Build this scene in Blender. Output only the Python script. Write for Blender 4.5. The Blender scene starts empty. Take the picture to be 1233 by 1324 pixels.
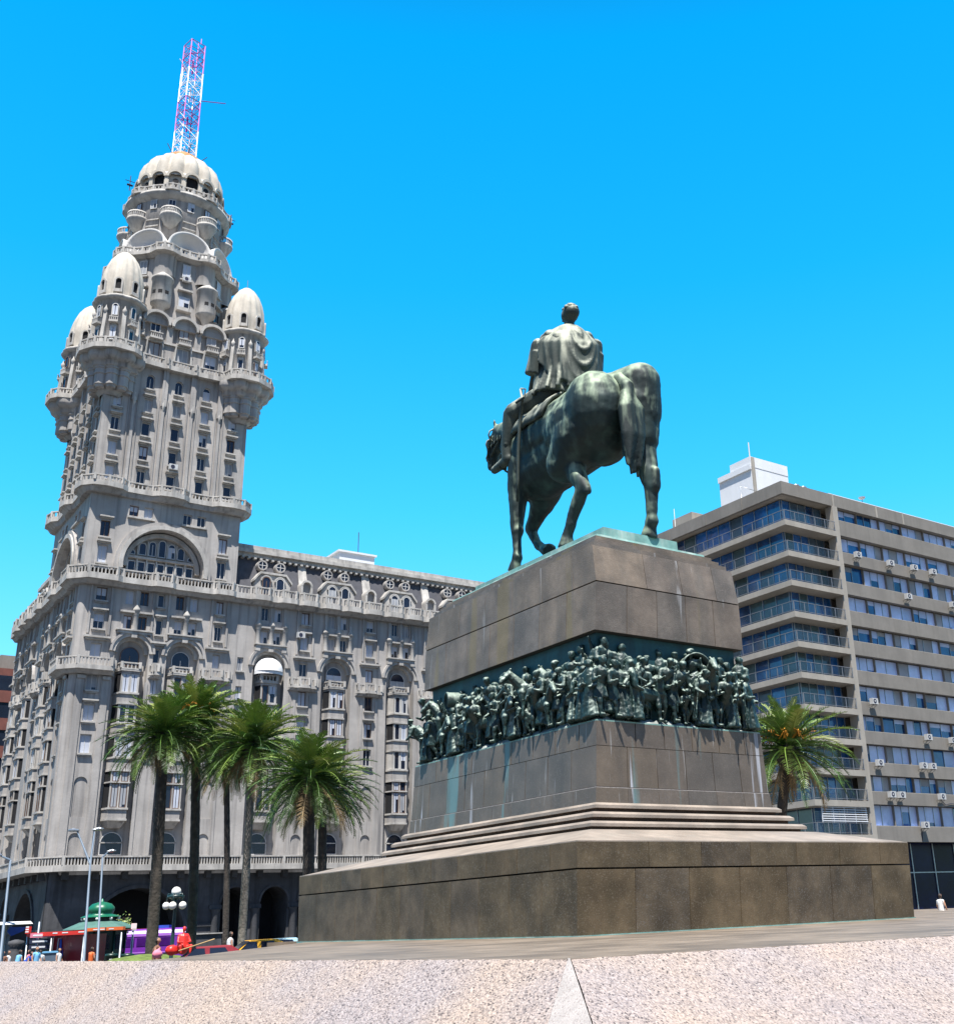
import bpy, bmesh, math, random
import numpy as np
from mathutils import Vector, Matrix
random.seed(7)
R = math.radians; PI = math.pi
scene = bpy.context.scene
COL = scene.collection

# ---------------------------------------------------------------- camera
YAW, PIT, ROL, FOC, PCX, PCY, IW, IH = R(-37.503), R(19.887), R(-2.4672), 1441.82, 761.16, 662.0, 1233.0, 1324.0
ca, sa, cb, sb, cc, sc = math.cos(YAW), math.sin(YAW), math.cos(PIT), math.sin(PIT), math.cos(ROL), math.sin(ROL)
CM = (np.array([[cc, -sc, 0], [sc, cc, 0], [0, 0, 1]]) @ np.array([[1, 0, 0], [0, cb, sb], [0, -sb, cb]])
      @ np.array([[1, 0, 0], [0, 0, -1], [0, 1, 0]], float) @ np.array([[ca, sa, 0], [-sa, ca, 0], [0, 0, 1]]))
def ray(x, y): return CM.T @ np.array([(x - PCX) / FOC, (y - PCY) / FOC, 1.0])
def onz(x, y, z): r = ray(x, y); return r * z / r[2]
def at(x, y, D):                      # point seen at a pixel, at horizontal distance D
    r = ray(x, y); return r * D / math.hypot(r[0], r[1])
cam_d = bpy.data.cameras.new('camera'); cam = bpy.data.objects.new('camera', cam_d); COL.objects.link(cam)
Mr = Matrix([[CM[0][0], -CM[1][0], -CM[2][0]], [CM[0][1], -CM[1][1], -CM[2][1]], [CM[0][2], -CM[1][2], -CM[2][2]]])
cam.matrix_world = Mr.to_4x4()
cam_d.sensor_fit = 'VERTICAL'; cam_d.sensor_height = 24.0; cam_d.lens = 24.0 * FOC / IH
cam_d.shift_x = -(PCX - IW / 2) / IH; cam_d.shift_y = 0.0
cam_d.clip_end = 5000; cam_d.clip_start = 0.1
scene.camera = cam

# ---------------------------------------------------------------- light
SUN_EL = R(67); SUN_AZ_OFF = R(36)    # offset from the -Y normal towards -X
sd = Vector((-math.sin(SUN_AZ_OFF) * math.cos(SUN_EL), -math.cos(SUN_AZ_OFF) * math.cos(SUN_EL), math.sin(SUN_EL)))
sl = bpy.data.lights.new('sun', 'SUN'); sl.energy = 5.0; sl.angle = R(0.5); sl.color = (1, 0.965, 0.915)
so = bpy.data.objects.new('sun', sl); COL.objects.link(so); so.rotation_euler = sd.to_track_quat('Z', 'Y').to_euler()
w = bpy.data.worlds.new('World'); scene.world = w; w.use_nodes = True
nt = w.node_tree; nt.nodes.clear()
sky = nt.nodes.new('ShaderNodeTexSky'); sky.sky_type = 'NISHITA'; sky.sun_disc = False
sky.sun_elevation = SUN_EL; sky.sun_rotation = math.atan2(sd.x, sd.y)
sky.air_density = 1.15; sky.dust_density = 0.5; sky.ozone_density = 3.0
hs = nt.nodes.new('ShaderNodeHueSaturation'); hs.inputs['Saturation'].default_value = 1.12; hs.inputs['Hue'].default_value = 0.492; hs.inputs['Value'].default_value = 1.2
mul = nt.nodes.new('ShaderNodeMix'); mul.data_type = 'RGBA'; mul.blend_type = 'MULTIPLY'; mul.inputs[0].default_value = 1
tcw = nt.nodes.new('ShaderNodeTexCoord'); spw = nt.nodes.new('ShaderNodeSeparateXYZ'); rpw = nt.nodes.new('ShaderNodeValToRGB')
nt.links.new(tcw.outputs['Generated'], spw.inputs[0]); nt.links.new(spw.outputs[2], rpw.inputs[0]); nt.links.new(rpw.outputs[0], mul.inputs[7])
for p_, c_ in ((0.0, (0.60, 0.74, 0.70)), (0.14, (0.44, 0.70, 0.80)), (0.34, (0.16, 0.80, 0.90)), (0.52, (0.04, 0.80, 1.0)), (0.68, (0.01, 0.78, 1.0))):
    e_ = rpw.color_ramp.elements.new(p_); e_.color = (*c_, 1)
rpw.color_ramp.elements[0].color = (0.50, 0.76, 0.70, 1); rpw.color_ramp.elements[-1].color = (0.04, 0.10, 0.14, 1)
e_ = rpw.color_ramp.elements.new(0.84); e_.color = (0.06, 0.24, 0.32, 1)  # zenith, above the frame, darkened to weaken fill light
# unseen sky on the sun's side dimmed and greyed to weaken fill light
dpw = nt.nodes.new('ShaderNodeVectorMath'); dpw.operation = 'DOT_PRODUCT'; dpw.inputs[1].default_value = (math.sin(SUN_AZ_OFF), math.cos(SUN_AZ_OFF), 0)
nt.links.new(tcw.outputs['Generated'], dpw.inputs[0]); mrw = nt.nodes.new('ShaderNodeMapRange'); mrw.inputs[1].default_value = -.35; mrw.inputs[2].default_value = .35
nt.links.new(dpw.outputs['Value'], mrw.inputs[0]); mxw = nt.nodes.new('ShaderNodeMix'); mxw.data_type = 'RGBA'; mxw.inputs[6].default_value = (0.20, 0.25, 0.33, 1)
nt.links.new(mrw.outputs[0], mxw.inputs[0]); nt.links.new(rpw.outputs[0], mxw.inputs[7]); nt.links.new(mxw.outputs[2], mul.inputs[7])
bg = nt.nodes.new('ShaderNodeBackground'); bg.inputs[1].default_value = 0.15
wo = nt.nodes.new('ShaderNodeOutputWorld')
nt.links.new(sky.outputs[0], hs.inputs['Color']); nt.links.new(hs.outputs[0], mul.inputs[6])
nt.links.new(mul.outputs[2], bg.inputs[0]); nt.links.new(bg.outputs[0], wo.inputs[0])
scene.view_settings.view_transform = 'Standard'; scene.view_settings.look = 'None'
scene.view_settings.exposure = 0.95; scene.view_settings.gamma = 1.0
scene.render.engine = 'CYCLES'

# ---------------------------------------------------------------- materials
def mat(name, col, rough=0.7, var=0.15, scale=2.0, bump=0.0, bscale=20.0, metal=0.0, streak=0.0, streak_col=None,
        speck=0.0, speck_scale=60.0, speck_col=(0.02, 0.02, 0.02), up=None, spec=0.5, coat=0.0, drip=None, tiles=None):
    m = bpy.data.materials.new(name); m.use_nodes = True; n = m.node_tree.nodes; L = m.node_tree.links
    b = n['Principled BSDF']; b.inputs['Roughness'].default_value = rough; b.inputs['Metallic'].default_value = metal
    b.inputs['Specular IOR Level'].default_value = spec
    if coat: b.inputs['Coat Weight'].default_value = coat
    tc = n.new('ShaderNodeTexCoord'); src = tc.outputs['Object']
    def noise(sc, det=4, stretch=None):
        t = n.new('ShaderNodeTexNoise'); t.inputs['Scale'].default_value = sc; t.inputs['Detail'].default_value = det
        if stretch:
            mp = n.new('ShaderNodeMapping'); mp.inputs['Scale'].default_value = stretch; L.new(src, mp.inputs[0]); L.new(mp.outputs[0], t.inputs[0])
        else: L.new(src, t.inputs[0])
        return t.outputs[0]
    def ramp(f, lo, hi):
        r = n.new('ShaderNodeMapRange'); r.inputs[1].default_value = lo; r.inputs[2].default_value = hi; L.new(f, r.inputs[0]); return r.outputs[0]
    def mixc(fac, a, c, k=1.0):
        x = n.new('ShaderNodeMix'); x.data_type = 'RGBA'
        if k != 1.0:
            mm = n.new('ShaderNodeMath'); mm.operation = 'MULTIPLY'; mm.inputs[1].default_value = k; L.new(fac, mm.inputs[0]); fac = mm.outputs[0]
        L.new(fac, x.inputs[0])
        for i, v in ((6, a), (7, c)):
            if isinstance(v, tuple): x.inputs[i].default_value = (*v, 1)
            else: L.new(v, x.inputs[i])
        return x.outputs[2]
    lo = tuple(c * (1 - var) for c in col); hi = tuple(min(1, c * (1 + var)) for c in col)
    c = mixc(ramp(noise(scale), 0.35, 0.65), lo, hi)
    c = mixc(ramp(noise(scale * 6, 5), 0.3, 0.7), c, tuple(k * (1 - var) for k in col), 0.45)
    if streak: c = mixc(ramp(noise(1.0, 5, (2.2, 2.2, 0.12)), 0.48, 0.78), c, streak_col or tuple(k * 0.35 for k in col), streak)
    if speck: c = mixc(ramp(noise(speck_scale, 2), 0.56, 0.66), c, speck_col, speck)
    if drip:   # list of (colour, strength, threshold, density)
        for dc, ds, th, dn in drip: c = mixc(ramp(noise(dn, 3, (1.0, 1.0, 0.05)), th, th + 0.06), c, dc, ds)
    if up:     # weathered patina on upward faces, broken up by streaks
        ge = n.new('ShaderNodeNewGeometry'); sx = n.new('ShaderNodeSeparateXYZ'); L.new(ge.outputs['Normal'], sx.inputs[0])
        ad = n.new('ShaderNodeMath'); ad.operation = 'ADD'; L.new(sx.outputs[2], ad.inputs[0]); L.new(ramp(noise(1.0, 6, (3, 3, 0.7)), 0.3, 0.7), ad.inputs[1])
        c = mixc(ramp(ad.outputs[0], up[1], up[2]), c, up[0], up[3])
    L.new(c, b.inputs['Base Color'])
    if bump:
        bp = n.new('ShaderNodeBump'); bp.inputs['Strength'].default_value = bump; bp.inputs['Distance'].default_value = 0.05
        L.new(noise(bscale, 6), bp.inputs['Height']); L.new(bp.outputs[0], b.inputs['Normal'])
    return m
M = {}
M['stucco'] = mat('stucco', (0.385, 0.36, 0.335), 0.85, 0.16, 0.35, 0.25, 6, streak=0.75, streak_col=(0.105, 0.10, 0.10), drip=[((0.11, 0.11, 0.115), .6, .64, 1.5)])
M['stucco2'] = mat('stucco_trim', (0.45, 0.425, 0.39), 0.85, 0.2, 0.8, 0.2, 8, streak=0.65, streak_col=(0.12, 0.115, 0.11))
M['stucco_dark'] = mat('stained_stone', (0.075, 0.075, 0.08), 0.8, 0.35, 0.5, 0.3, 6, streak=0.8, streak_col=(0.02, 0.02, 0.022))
M['dome'] = mat('dome_plaster', (0.50, 0.455, 0.385), 0.8, 0.18, 0.8, 0.15, 8, streak=0.35, streak_col=(0.22, 0.19, 0.15))
M['shell'] = mat('shell_plaster', (0.62, 0.60, 0.57), 0.8, 0.08, 0.8)
M['slate'] = mat('mansard_slate', (0.062, 0.062, 0.072), 0.75, 0.2, 1.5, 0.3, 14)
M['glass'] = mat('window_glass', (0.015, 0.02, 0.035), 0.06, 0.3, 0.4, spec=0.7)
M['glass_sky'] = mat('sky_reflection_window_glass', (0.015, 0.10, 0.30), 0.05, 0.7, 0.25, spec=0.9)  # blue base colour stands in for the sky's reflection
M['glass_dark'] = mat('shop_front_glass', (0.003, 0.006, 0.035), 0.25, 0.5, 0.3, spec=0.15)
M['blind'] = mat('roller_blind', (0.50, 0.53, 0.60), 0.6, 0.12, 0.6)
M['blind2'] = mat('grey_roller_blind', (0.33, 0.34, 0.36), 0.7, 0.15, 0.6)
M['wframe'] = mat('window_frame_white', (0.55, 0.54, 0.52), 0.5, 0.08)
M['bframe'] = mat('window_frame_brown', (0.14, 0.085, 0.06), 0.5, 0.2)
M['dark'] = mat('dark_interior', (0.008, 0.008, 0.01), 0.9, 0.2)
M['rust'] = mat('rust_cap', (0.42, 0.20, 0.07), 0.8, 0.3, 1)
M['mast_red'] = mat('mast_red_sky_glow', (0.32, 0.04, 0.27), 0.5, 0.1)  # red with the sky glow's purple mixed into the colour
M['mast_white'] = mat('mast_white_paint', (0.80, 0.78, 0.85), 0.5, 0.05)
M['granite_a'] = mat('dark_granite', (0.098, 0.075, 0.046), 0.6, 0.4, 1.2, 0.12, 30, streak=0.45, streak_col=(0.05, 0.045, 0.035), speck=0.35, speck_scale=26, speck_col=(0.2, 0.18, 0.15), spec=.2)
M['granite_b'] = mat('dark_granite_brown', (0.108, 0.080, 0.048), 0.6, 0.4, 1.0, 0.12, 30, streak=0.4, streak_col=(0.055, 0.05, 0.03), speck=0.35, speck_scale=24, speck_col=(0.2, 0.17, 0.13), spec=.2)
M['granite_c'] = mat('dark_granite_grey', (0.095, 0.074, 0.050), 0.6, 0.4, 1.4, 0.12, 30, streak=0.45, streak_col=(0.045, 0.045, 0.04), speck=0.35, speck_scale=28, speck_col=(0.19, 0.18, 0.17), spec=.2)
for k, cc_ in (('a', (0.152, 0.121, 0.094)), ('b', (0.168, 0.130, 0.094)), ('c', (0.136, 0.114, 0.094))):
    M['block_' + k] = mat('upper_granite_' + k, cc_, 0.6, 0.35, 1.1, 0.25, 30, streak=0.6, streak_col=(0.09, 0.083, 0.07), speck=0.25, speck_scale=26, speck_col=(0.25, 0.22, 0.19),
                          drip=[((0.36, 0.36, 0.36), 0.5, 0.66, 3.3), ((0.20, 0.15, 0.05), 0.4, 0.6, 0.9)])
    M['plinth_' + k] = mat('plinth_granite_' + k, tuple(x * 0.72 for x in cc_), 0.5, 0.22, 1.1, 0.1, 30, streak=0.5, streak_col=(0.05, 0.045, 0.04), speck=0.25, speck_scale=26, speck_col=(0.2, 0.18, 0.16),
                          drip=[((0.45, 0.47, 0.52), 0.85, 0.645, 2.3), ((0.10, 0.30, 0.33), 0.45, 0.63, 1.3), ((0.38, 0.38, 0.38), 0.5, 0.66, 7.0)])
M['joint'] = mat('granite_joint', (0.02, 0.02, 0.018), 0.9, 0.2)
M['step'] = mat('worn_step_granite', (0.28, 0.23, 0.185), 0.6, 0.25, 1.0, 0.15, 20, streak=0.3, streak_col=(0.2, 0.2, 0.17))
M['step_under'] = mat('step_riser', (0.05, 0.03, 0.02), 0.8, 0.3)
M['ledge'] = mat('polished_ledge_granite', (0.225, 0.175, 0.128), 0.42, 0.38, 0.9, 0.03, 20, speck=0.2, speck_scale=20, speck_col=(0.2, 0.18, 0.16))
M['teal'] = mat('bronze_verdigris_plate', (0.16, 0.31, 0.28), 0.75, 0.3, 1.3, 0.1, 10, streak=0.6, streak_col=(0.5, 0.56, 0.5))
M['frieze_bg'] = mat('frieze_bronze_ground', (0.008, 0.05, 0.058), 0.6, 0.4, 1.2, 0.2, 8, streak=0.5, streak_col=(0.02, 0.12, 0.12))
M['rock'] = mat('bronze_rock_base', (0.30, 0.33, 0.31), 0.8, 0.35, 2.5, 0.6, 7)
M['bronze'] = mat('statue_bronze', (0.012, 0.023, 0.022), 0.62, 0.35, 0.9, 0.12, 6, metal=0.25, streak=0.5, streak_col=(0.07, 0.12, 0.105), up=((0.29, 0.36, 0.25), 0.5, 1.3, 0.95))
M['bronze_robe'] = mat('rider_bronze', (0.03, 0.043, 0.036), 0.66, 0.3, 1.4, 0.12, 8, metal=0.2, streak=0.4, streak_col=(0.20, 0.22, 0.17), up=((0.40, 0.41, 0.32), 0.55, 1.25, 0.9))
M['bronze_rel'] = mat('relief_bronze', (0.011, 0.032, 0.029), 0.5, 0.45, 2.0, 0.3, 9, metal=0.15, up=((0.30, 0.37, 0.31), 0.7, 1.45, 0.9))
M['concrete'] = mat('concrete', (0.205, 0.188, 0.165), 0.85, 0.12, 0.5, 0.2, 8, streak=0.35, streak_col=(0.12, 0.108, 0.09))
M['concrete_l'] = mat('light_concrete', (0.34, 0.31, 0.265), 0.85, 0.12, 0.5, 0.2, 8, streak=0.3, streak_col=(0.2, 0.18, 0.15))
M['white'] = mat('white_paint', (0.70, 0.71, 0.73), 0.6, 0.05, 0.4, streak=0.15, streak_col=(0.5, 0.47, 0.42))
M['metal'] = mat('grey_metal', (0.38, 0.40, 0.42), 0.35, 0.1, metal=0.7)
M['rail'] = mat('pale_railing', (0.17, 0.18, 0.20), 0.5, 0.1)
M['brick'] = mat('red_brick_facade', (0.17, 0.055, 0.04), 0.8, 0.2, 1)
M['street'] = mat('street_asphalt', (0.06, 0.06, 0.06), 0.9, 0.2, 0.3, 0.2, 10)
M['pave'] = mat('plaza_paving', (0.22, 0.20, 0.18), 0.8, 0.2, 0.4)
M['grass'] = mat('grass_mound', (0.12, 0.17, 0.03), 0.9, 0.3, 3, 0.6, 30)
M['trunk'] = mat('palm_trunk_bark', (0.055, 0.045, 0.036), 0.95, 0.4, 3, 0.9, 9)
M['trunk_pale'] = mat('palm_trunk_grey_bark', (0.16, 0.14, 0.12), 0.95, 0.4, 3, 0.9, 9)
for k, c_ in (('f1', (0.06, 0.125, 0.018)), ('f2', (0.14, 0.22, 0.035)), ('f3', (0.035, 0.08, 0.014)), ('f4', (0.27, 0.31, 0.075))):
    M[k] = mat('palm_leaf_' + k[1], c_, 0.42, 0.3, 1.2)
M['dead'] = mat('dry_palm_frond', (0.24, 0.17, 0.085), 0.9, 0.35, 2)
M['fruit'] = mat('orange_palm_fruit', (0.60, 0.24, 0.02), 0.7, 0.2)
M['green'] = mat('green_kiosk_paint', (0.008, 0.13, 0.065), 0.4, 0.12)
M['green_pale'] = mat('pale_green_roof', (0.07, 0.16, 0.13), 0.6, 0.15)
M['green_dark'] = mat('dark_green_paint', (0.008, 0.03, 0.02), 0.4, 0.2)
M['red'] = mat('red_paint', (0.62, 0.03, 0.02), 0.4, 0.1)
M['dred'] = mat('dark_red_paint', (0.22, 0.012, 0.02), 0.35, 0.15)
M['purple'] = mat('purple_bus_paint', (0.17, 0.03, 0.33), 0.3, 0.12, coat=0.4)
M['purple2'] = mat('light_purple_paint', (0.42, 0.16, 0.62), 0.3, 0.1)
M['orange'] = mat('orange_paint', (0.70, 0.14, 0.03), 0.5, 0.1)
M['yellow'] = mat('yellow_taxi_paint', (0.75, 0.38, 0.03), 0.3, 0.1)
M['sky_paint'] = mat('light_blue_car_paint', (0.35, 0.55, 0.65), 0.3, 0.1)
M['blue'] = mat('blue_cloth', (0.02, 0.07, 0.42), 0.8, 0.2)
M['cyan'] = mat('pale_blue_cloth', (0.18, 0.45, 0.70), 0.8, 0.15)
M['wcloth'] = mat('white_cloth', (0.75, 0.74, 0.72), 0.8, 0.1)
M['pinkc'] = mat('pink_cloth', (0.75, 0.22, 0.30), 0.8, 0.15)
M['brownc'] = mat('brown_cloth', (0.22, 0.10, 0.06), 0.8, 0.2)
M['navy'] = mat('navy_cloth', (0.015, 0.02, 0.05), 0.8, 0.2)
M['skin'] = mat('skin', (0.42, 0.22, 0.14), 0.6, 0.1)
M['hair'] = mat('dark_hair', (0.03, 0.018, 0.012), 0.6, 0.2)
M['tyre'] = mat('rubber', (0.015, 0.015, 0.015), 0.8, 0.2)
M['globe'] = mat('opal_globe', (0.85, 0.82, 0.74), 0.3, 0.04)
M['iron'] = mat('dark_green_iron', (0.012, 0.035, 0.035), 0.4, 0.2)
M['bluegrey'] = mat('pale_blue_pole_paint', (0.11, 0.15, 0.20), 0.4, 0.1)
M['awning'] = mat('white_awning_canvas', (0.72, 0.72, 0.72), 0.8, 0.06)
M['wood'] = mat('pale_wood', (0.5, 0.33, 0.15), 0.7, 0.2)

# foreground rough granite: pink-grey crystals
def rough_granite(name='rough_pink_granite', bs=0.9):
    m = bpy.data.materials.new(name); m.use_nodes = True; n = m.node_tree.nodes; L = m.node_tree.links
    b = n['Principled BSDF']; b.inputs['Roughness'].default_value = 0.8
    tc = n.new('ShaderNodeTexCoord')
    mp = n.new('ShaderNodeMapping'); mp.inputs['Scale'].default_value = (1.35, 0.8, 1); mp.inputs['Rotation'].default_value = (0.3, 0.2, R(-20)); L.new(tc.outputs['Object'], mp.inputs[0])
    v = n.new('ShaderNodeTexVoronoi'); v.inputs['Scale'].default_value = 46; L.new(mp.outputs[0], v.inputs[0])
    r = n.new('ShaderNodeValToRGB'); e = r.color_ramp; L.new(v.outputs['Color'], r.inputs[0])
    e.elements[0].position = 0.0; e.elements[0].color = (0.06, 0.05, 0.05, 1)
    e.elements[1].position = 1.0; e.elements[1].color = (0.48, 0.42, 0.39, 1)
    for p, c in ((0.15, (0.10, 0.085, 0.08, 1)), (0.25, (0.26, 0.22, 0.20, 1)), (0.42, (0.42, 0.355, 0.31, 1)), (0.56, (0.22, 0.19, 0.18, 1)), (0.64, (0.37, 0.32, 0.29, 1)), (0.8, (0.44, 0.385, 0.345, 1))):
        x = e.elements.new(p); x.color = c
    t = n.new('ShaderNodeTexNoise'); t.inputs['Scale'].default_value = 0.55; t.inputs['Detail'].default_value = 5; L.new(tc.outputs['Object'], t.inputs[0])
    r2 = n.new('ShaderNodeValToRGB'); L.new(t.outputs[0], r2.inputs[0])
    r2.color_ramp.elements[0].position = 0.35; r2.color_ramp.elements[0].color = (1.0, 0.91, 0.82, 1)
    r2.color_ramp.elements[1].position = 0.65; r2.color_ramp.elements[1].color = (0.86, 0.85, 0.90, 1)
    mx = n.new('ShaderNodeMix'); mx.data_type = 'RGBA'; mx.blend_type = 'MULTIPLY'; mx.inputs[0].default_value = 1
    L.new(r.outputs[0], mx.inputs[6]); L.new(r2.outputs[0], mx.inputs[7]); L.new(mx.outputs[2], b.inputs['Base Color'])
    t2 = n.new('ShaderNodeTexNoise'); t2.inputs['Scale'].default_value = 24; t2.inputs['Detail'].default_value = 6; L.new(tc.outputs['Object'], t2.inputs[0])
    bp = n.new('ShaderNodeBump'); bp.inputs['Strength'].default_value = bs; bp.inputs['Distance'].default_value = 0.05
    L.new(t2.outputs[0], bp.inputs['Height']); L.new(bp.outputs[0], b.inputs['Normal'])
    return m
M['rough'] = rough_granite(); M['sawn'] = rough_granite('sawn_pink_granite', 0.08)
M['smooth_granite'] = mat('pale_smooth_granite', (0.36, 0.325, 0.30), 0.8, 0.12, 6, 0.4, 60, speck=0.7, speck_scale=38, speck_col=(0.21, 0.17, 0.155))

# ---------------------------------------------------------------- mesh helpers
def TF(u, d, z): return (u, -d, z)          # frame of the front faces
def TL(u, d, z): return (-d, u, z)          # frame of the left faces
def TA(cx, cy, az, r):                      # frame on a round tower, az from the front
    nx, ny = math.sin(R(az)), -math.cos(R(az)); tx, ty = -ny, nx
    return lambda u, d, z: (cx + (r + d) * nx + u * tx, cy + (r + d) * ny + u * ty, z)
ID = lambda x, y, z: (x, y, z)
class MB:
    def __init__(s): s.v = []; s.f = []; s.m = []; s.s = []
    def add(s, vs, fs, m=0, sm=False):
        o = len(s.v); s.v.extend(vs)
        for f in fs: s.f.append(tuple(i + o for i in f)); s.m.append(m); s.s.append(sm)
    def box(s, a, b, m=0, T=ID):
        (x0, y0, z0), (x1, y1, z1) = a, b
        p = [T(x, y, z) for z in (z0, z1) for x, y in ((x0, y0), (x1, y0), (x1, y1), (x0, y1))]
        s.add(p, [(0, 3, 2, 1), (4, 5, 6, 7), (0, 1, 5, 4), (1, 2, 6, 5), (2, 3, 7, 6), (3, 0, 4, 7)], m)
    def prism(s, poly, z0, z1, m=0, T=ID, top=None):
        n = len(poly); q = top or poly
        s.add([T(x, y, z0) for x, y in poly] + [T(x, y, z1) for x, y in q],
              [tuple(range(n - 1, -1, -1)), tuple(range(n, 2 * n))] + [(i, (i + 1) % n, n + (i + 1) % n, n + i) for i in range(n)], m)
    def extr(s, poly, d0, d1, m=0, T=ID):    # polygon in (u, z) pulled from depth d0 to d1
        n = len(poly)
        s.add([T(u, d0, z) for u, z in poly] + [T(u, d1, z) for u, z in poly],
              [tuple(range(n)), tuple(range(2 * n - 1, n - 1, -1))] + [(i, (i + 1) % n, n + (i + 1) % n, n + i) for i in range(n)], m)
    def quad(s, pts, m=0): s.add(list(pts), [tuple(range(len(pts)))], m)
    def ring(s, c, z, r0, r1, a0, a1, d0, d1, m=0, T=ID, n=14):   # arch band in the (u, z) plane
        P = []
        for i in range(n + 1):
            a = R(a0 + (a1 - a0) * i / n); P.append((math.cos(a), math.sin(a)))
        v = []
        for cx, sx in P:
            v += [T(c + r0 * cx, d0, z + r0 * sx), T(c + r1 * cx, d0, z + r1 * sx), T(c + r1 * cx, d1, z + r1 * sx), T(c + r0 * cx, d1, z + r0 * sx)]
        f = []
        for i in range(n):
            a, b = 4 * i, 4 * i + 4
            f += [(a, b, b + 1, a + 1), (a + 1, b + 1, b + 2, a + 2), (a + 2, b + 2, b + 3, a + 3), (a + 3, b + 3, b, a)]
        f += [(0, 1, 2, 3), (4 * n + 3, 4 * n + 2, 4 * n + 1, 4 * n)]
        s.add(v, f, m)
    def lathe(s, cx, cy, prof, n=16, m=0, a0=0, a1=360, lob=0, la=0.0, sm=True, cap=False, ph=0):
        k = n if a1 - a0 >= 360 else n + 1; v = []
        for r, z in prof:
            for i in range(k):
                a = R(a0 + (a1 - a0) * i / n)
                rr = r * (1 - la + la * abs(math.sin(lob * a / 2 + ph))) if lob else r
                v.append((cx + rr * math.sin(a), cy - rr * math.cos(a), z))
        f = []
        for j in range(len(prof) - 1):
            for i in range(n):
                a = j * k + i; b = j * k + (i + 1) % k
                f.append((a, b, b + k, a + k))
        if cap: f += [tuple(range(k)), tuple(range((len(prof) - 1) * k, len(prof) * k))]
        s.add(v, f, m, sm)
    def tube(s, pts, rad, n=6, m=0, sm=True):
        pts = [Vector(p) for p in pts]; v = []
        if not isinstance(rad, (list, tuple)): rad = [rad] * len(pts)
        for i, p in enumerate(pts):
            t = (pts[min(i + 1, len(pts) - 1)] - pts[max(i - 1, 0)]).normalized()
            x = t.orthogonal().normalized() if i == 0 else (px - t * px.dot(t)).normalized()
            px = x; y = t.cross(x)
            for k in range(n):
                a = 2 * PI * k / n; v.append(tuple(p + (x * math.cos(a) + y * math.sin(a)) * rad[i]))
        f = [(i * n + k, i * n + (k + 1) % n, (i + 1) * n + (k + 1) % n, (i + 1) * n + k) for i in range(len(pts) - 1) for k in range(n)]
        f += [tuple(range(n)), tuple(range((len(pts) - 1) * n, len(pts) * n))]
        s.add(v, f, m, sm)
    def ball(s, c, r, m=0, n=12, sq=(1, 1, 1), rot=None):
        v = []; f = []; h = n // 2
        for j in range(h + 1):
            t = PI * j / h
            for i in range(n):
                a = 2 * PI * i / n; q = Vector((r * sq[0] * math.sin(t) * math.cos(a), r * sq[1] * math.sin(t) * math.sin(a), r * sq[2] * math.cos(t)))
                if rot: q = rot @ q
                v.append((c[0] + q.x, c[1] + q.y, c[2] + q.z))
        for j in range(h):
            for i in range(n): f.append((j * n + i, (j + 1) * n + i, (j + 1) * n + (i + 1) % n, j * n + (i + 1) % n))
        s.add(v, f, m, True)
    def build(s, name, mats, parent=None, off=None, **props):
        me = bpy.data.meshes.new(name); v = s.v
        if off is not None: v = [(a[0] - off[0], a[1] - off[1], a[2] - off[2]) for a in v]
        me.from_pydata([tuple(map(float, a)) for a in v], [], s.f)
        if not isinstance(mats, (list, tuple)): mats = [mats]
        for k in mats: me.materials.append(M[k] if isinstance(k, str) else k)
        me.polygons.foreach_set('material_index', s.m); me.polygons.foreach_set('use_smooth', s.s); me.update()
        o = bpy.data.objects.new(name, me); COL.objects.link(o)
        if off is not None and parent is None: o.location = off
        if parent: o.parent = parent
        for k, x in props.items(): o[k] = x
        return o
def thing(name, label, cat, loc=(0, 0, 0), rz=0, group=None, s=1.0):
    o = bpy.data.objects.new(name, None); COL.objects.link(o); o.location = loc; o.rotation_euler = (0, 0, rz); o.scale = (s, s, s)
    o.empty_display_size = 0.2; o['label'] = label; o['category'] = cat
    if group: o['group'] = group
    return o
def tag(o, label, cat, group=None):
    o['label'] = label; o['category'] = cat
    if group: o['group'] = group
    return o
def copy_tree(root, loc, rz, label, s=None):
    r = root.copy(); COL.objects.link(r); r.location = loc; r.rotation_euler = (0, 0, rz); r['label'] = label
    if s: r.scale = (s, s, s)
    for ch in list(root.children):
        c = ch.copy(); COL.objects.link(c); c.parent = r
        for g in ch.children:
            d = g.copy(); COL.objects.link(d); d.parent = c
    return r
def struct(o): o['kind'] = 'structure'; return o
def remeshed(mb, name, mats, voxel, smooth=6, parent=None, off=None, disp=None):
    """fuse the overlapping forms of mb into one continuous skin"""
    o = mb.build('tmp', mats, None, off)
    bm = bmesh.new(); bm.from_mesh(o.data); bmesh.ops.remove_doubles(bm, verts=bm.verts, dist=1e-5)
    bmesh.ops.recalc_face_normals(bm, faces=bm.faces); bm.to_mesh(o.data); bm.free()
    r = o.modifiers.new('r', 'REMESH'); r.mode = 'VOXEL'; r.voxel_size = voxel
    if smooth: k = o.modifiers.new('s', 'SMOOTH'); k.iterations = smooth; k.factor = 0.6
    if disp:
        tx = bpy.data.textures.new('d', 'CLOUDS'); tx.noise_scale = disp[0]; d = o.modifiers.new('d', 'DISPLACE'); d.texture = tx; d.strength = disp[1]; d.mid_level = 0.5
    dg = bpy.context.evaluated_depsgraph_get(); me = bpy.data.meshes.new_from_object(o.evaluated_get(dg)); me.name = name
    me.polygons.foreach_set('use_smooth', [True] * len(me.polygons))
    old = o.data; loc = tuple(o.location); bpy.data.objects.remove(o); bpy.data.meshes.remove(old)
    n = bpy.data.objects.new(name, me); COL.objects.link(n)
    if parent: n.parent = parent
    else: n.location = loc
    return n
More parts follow.
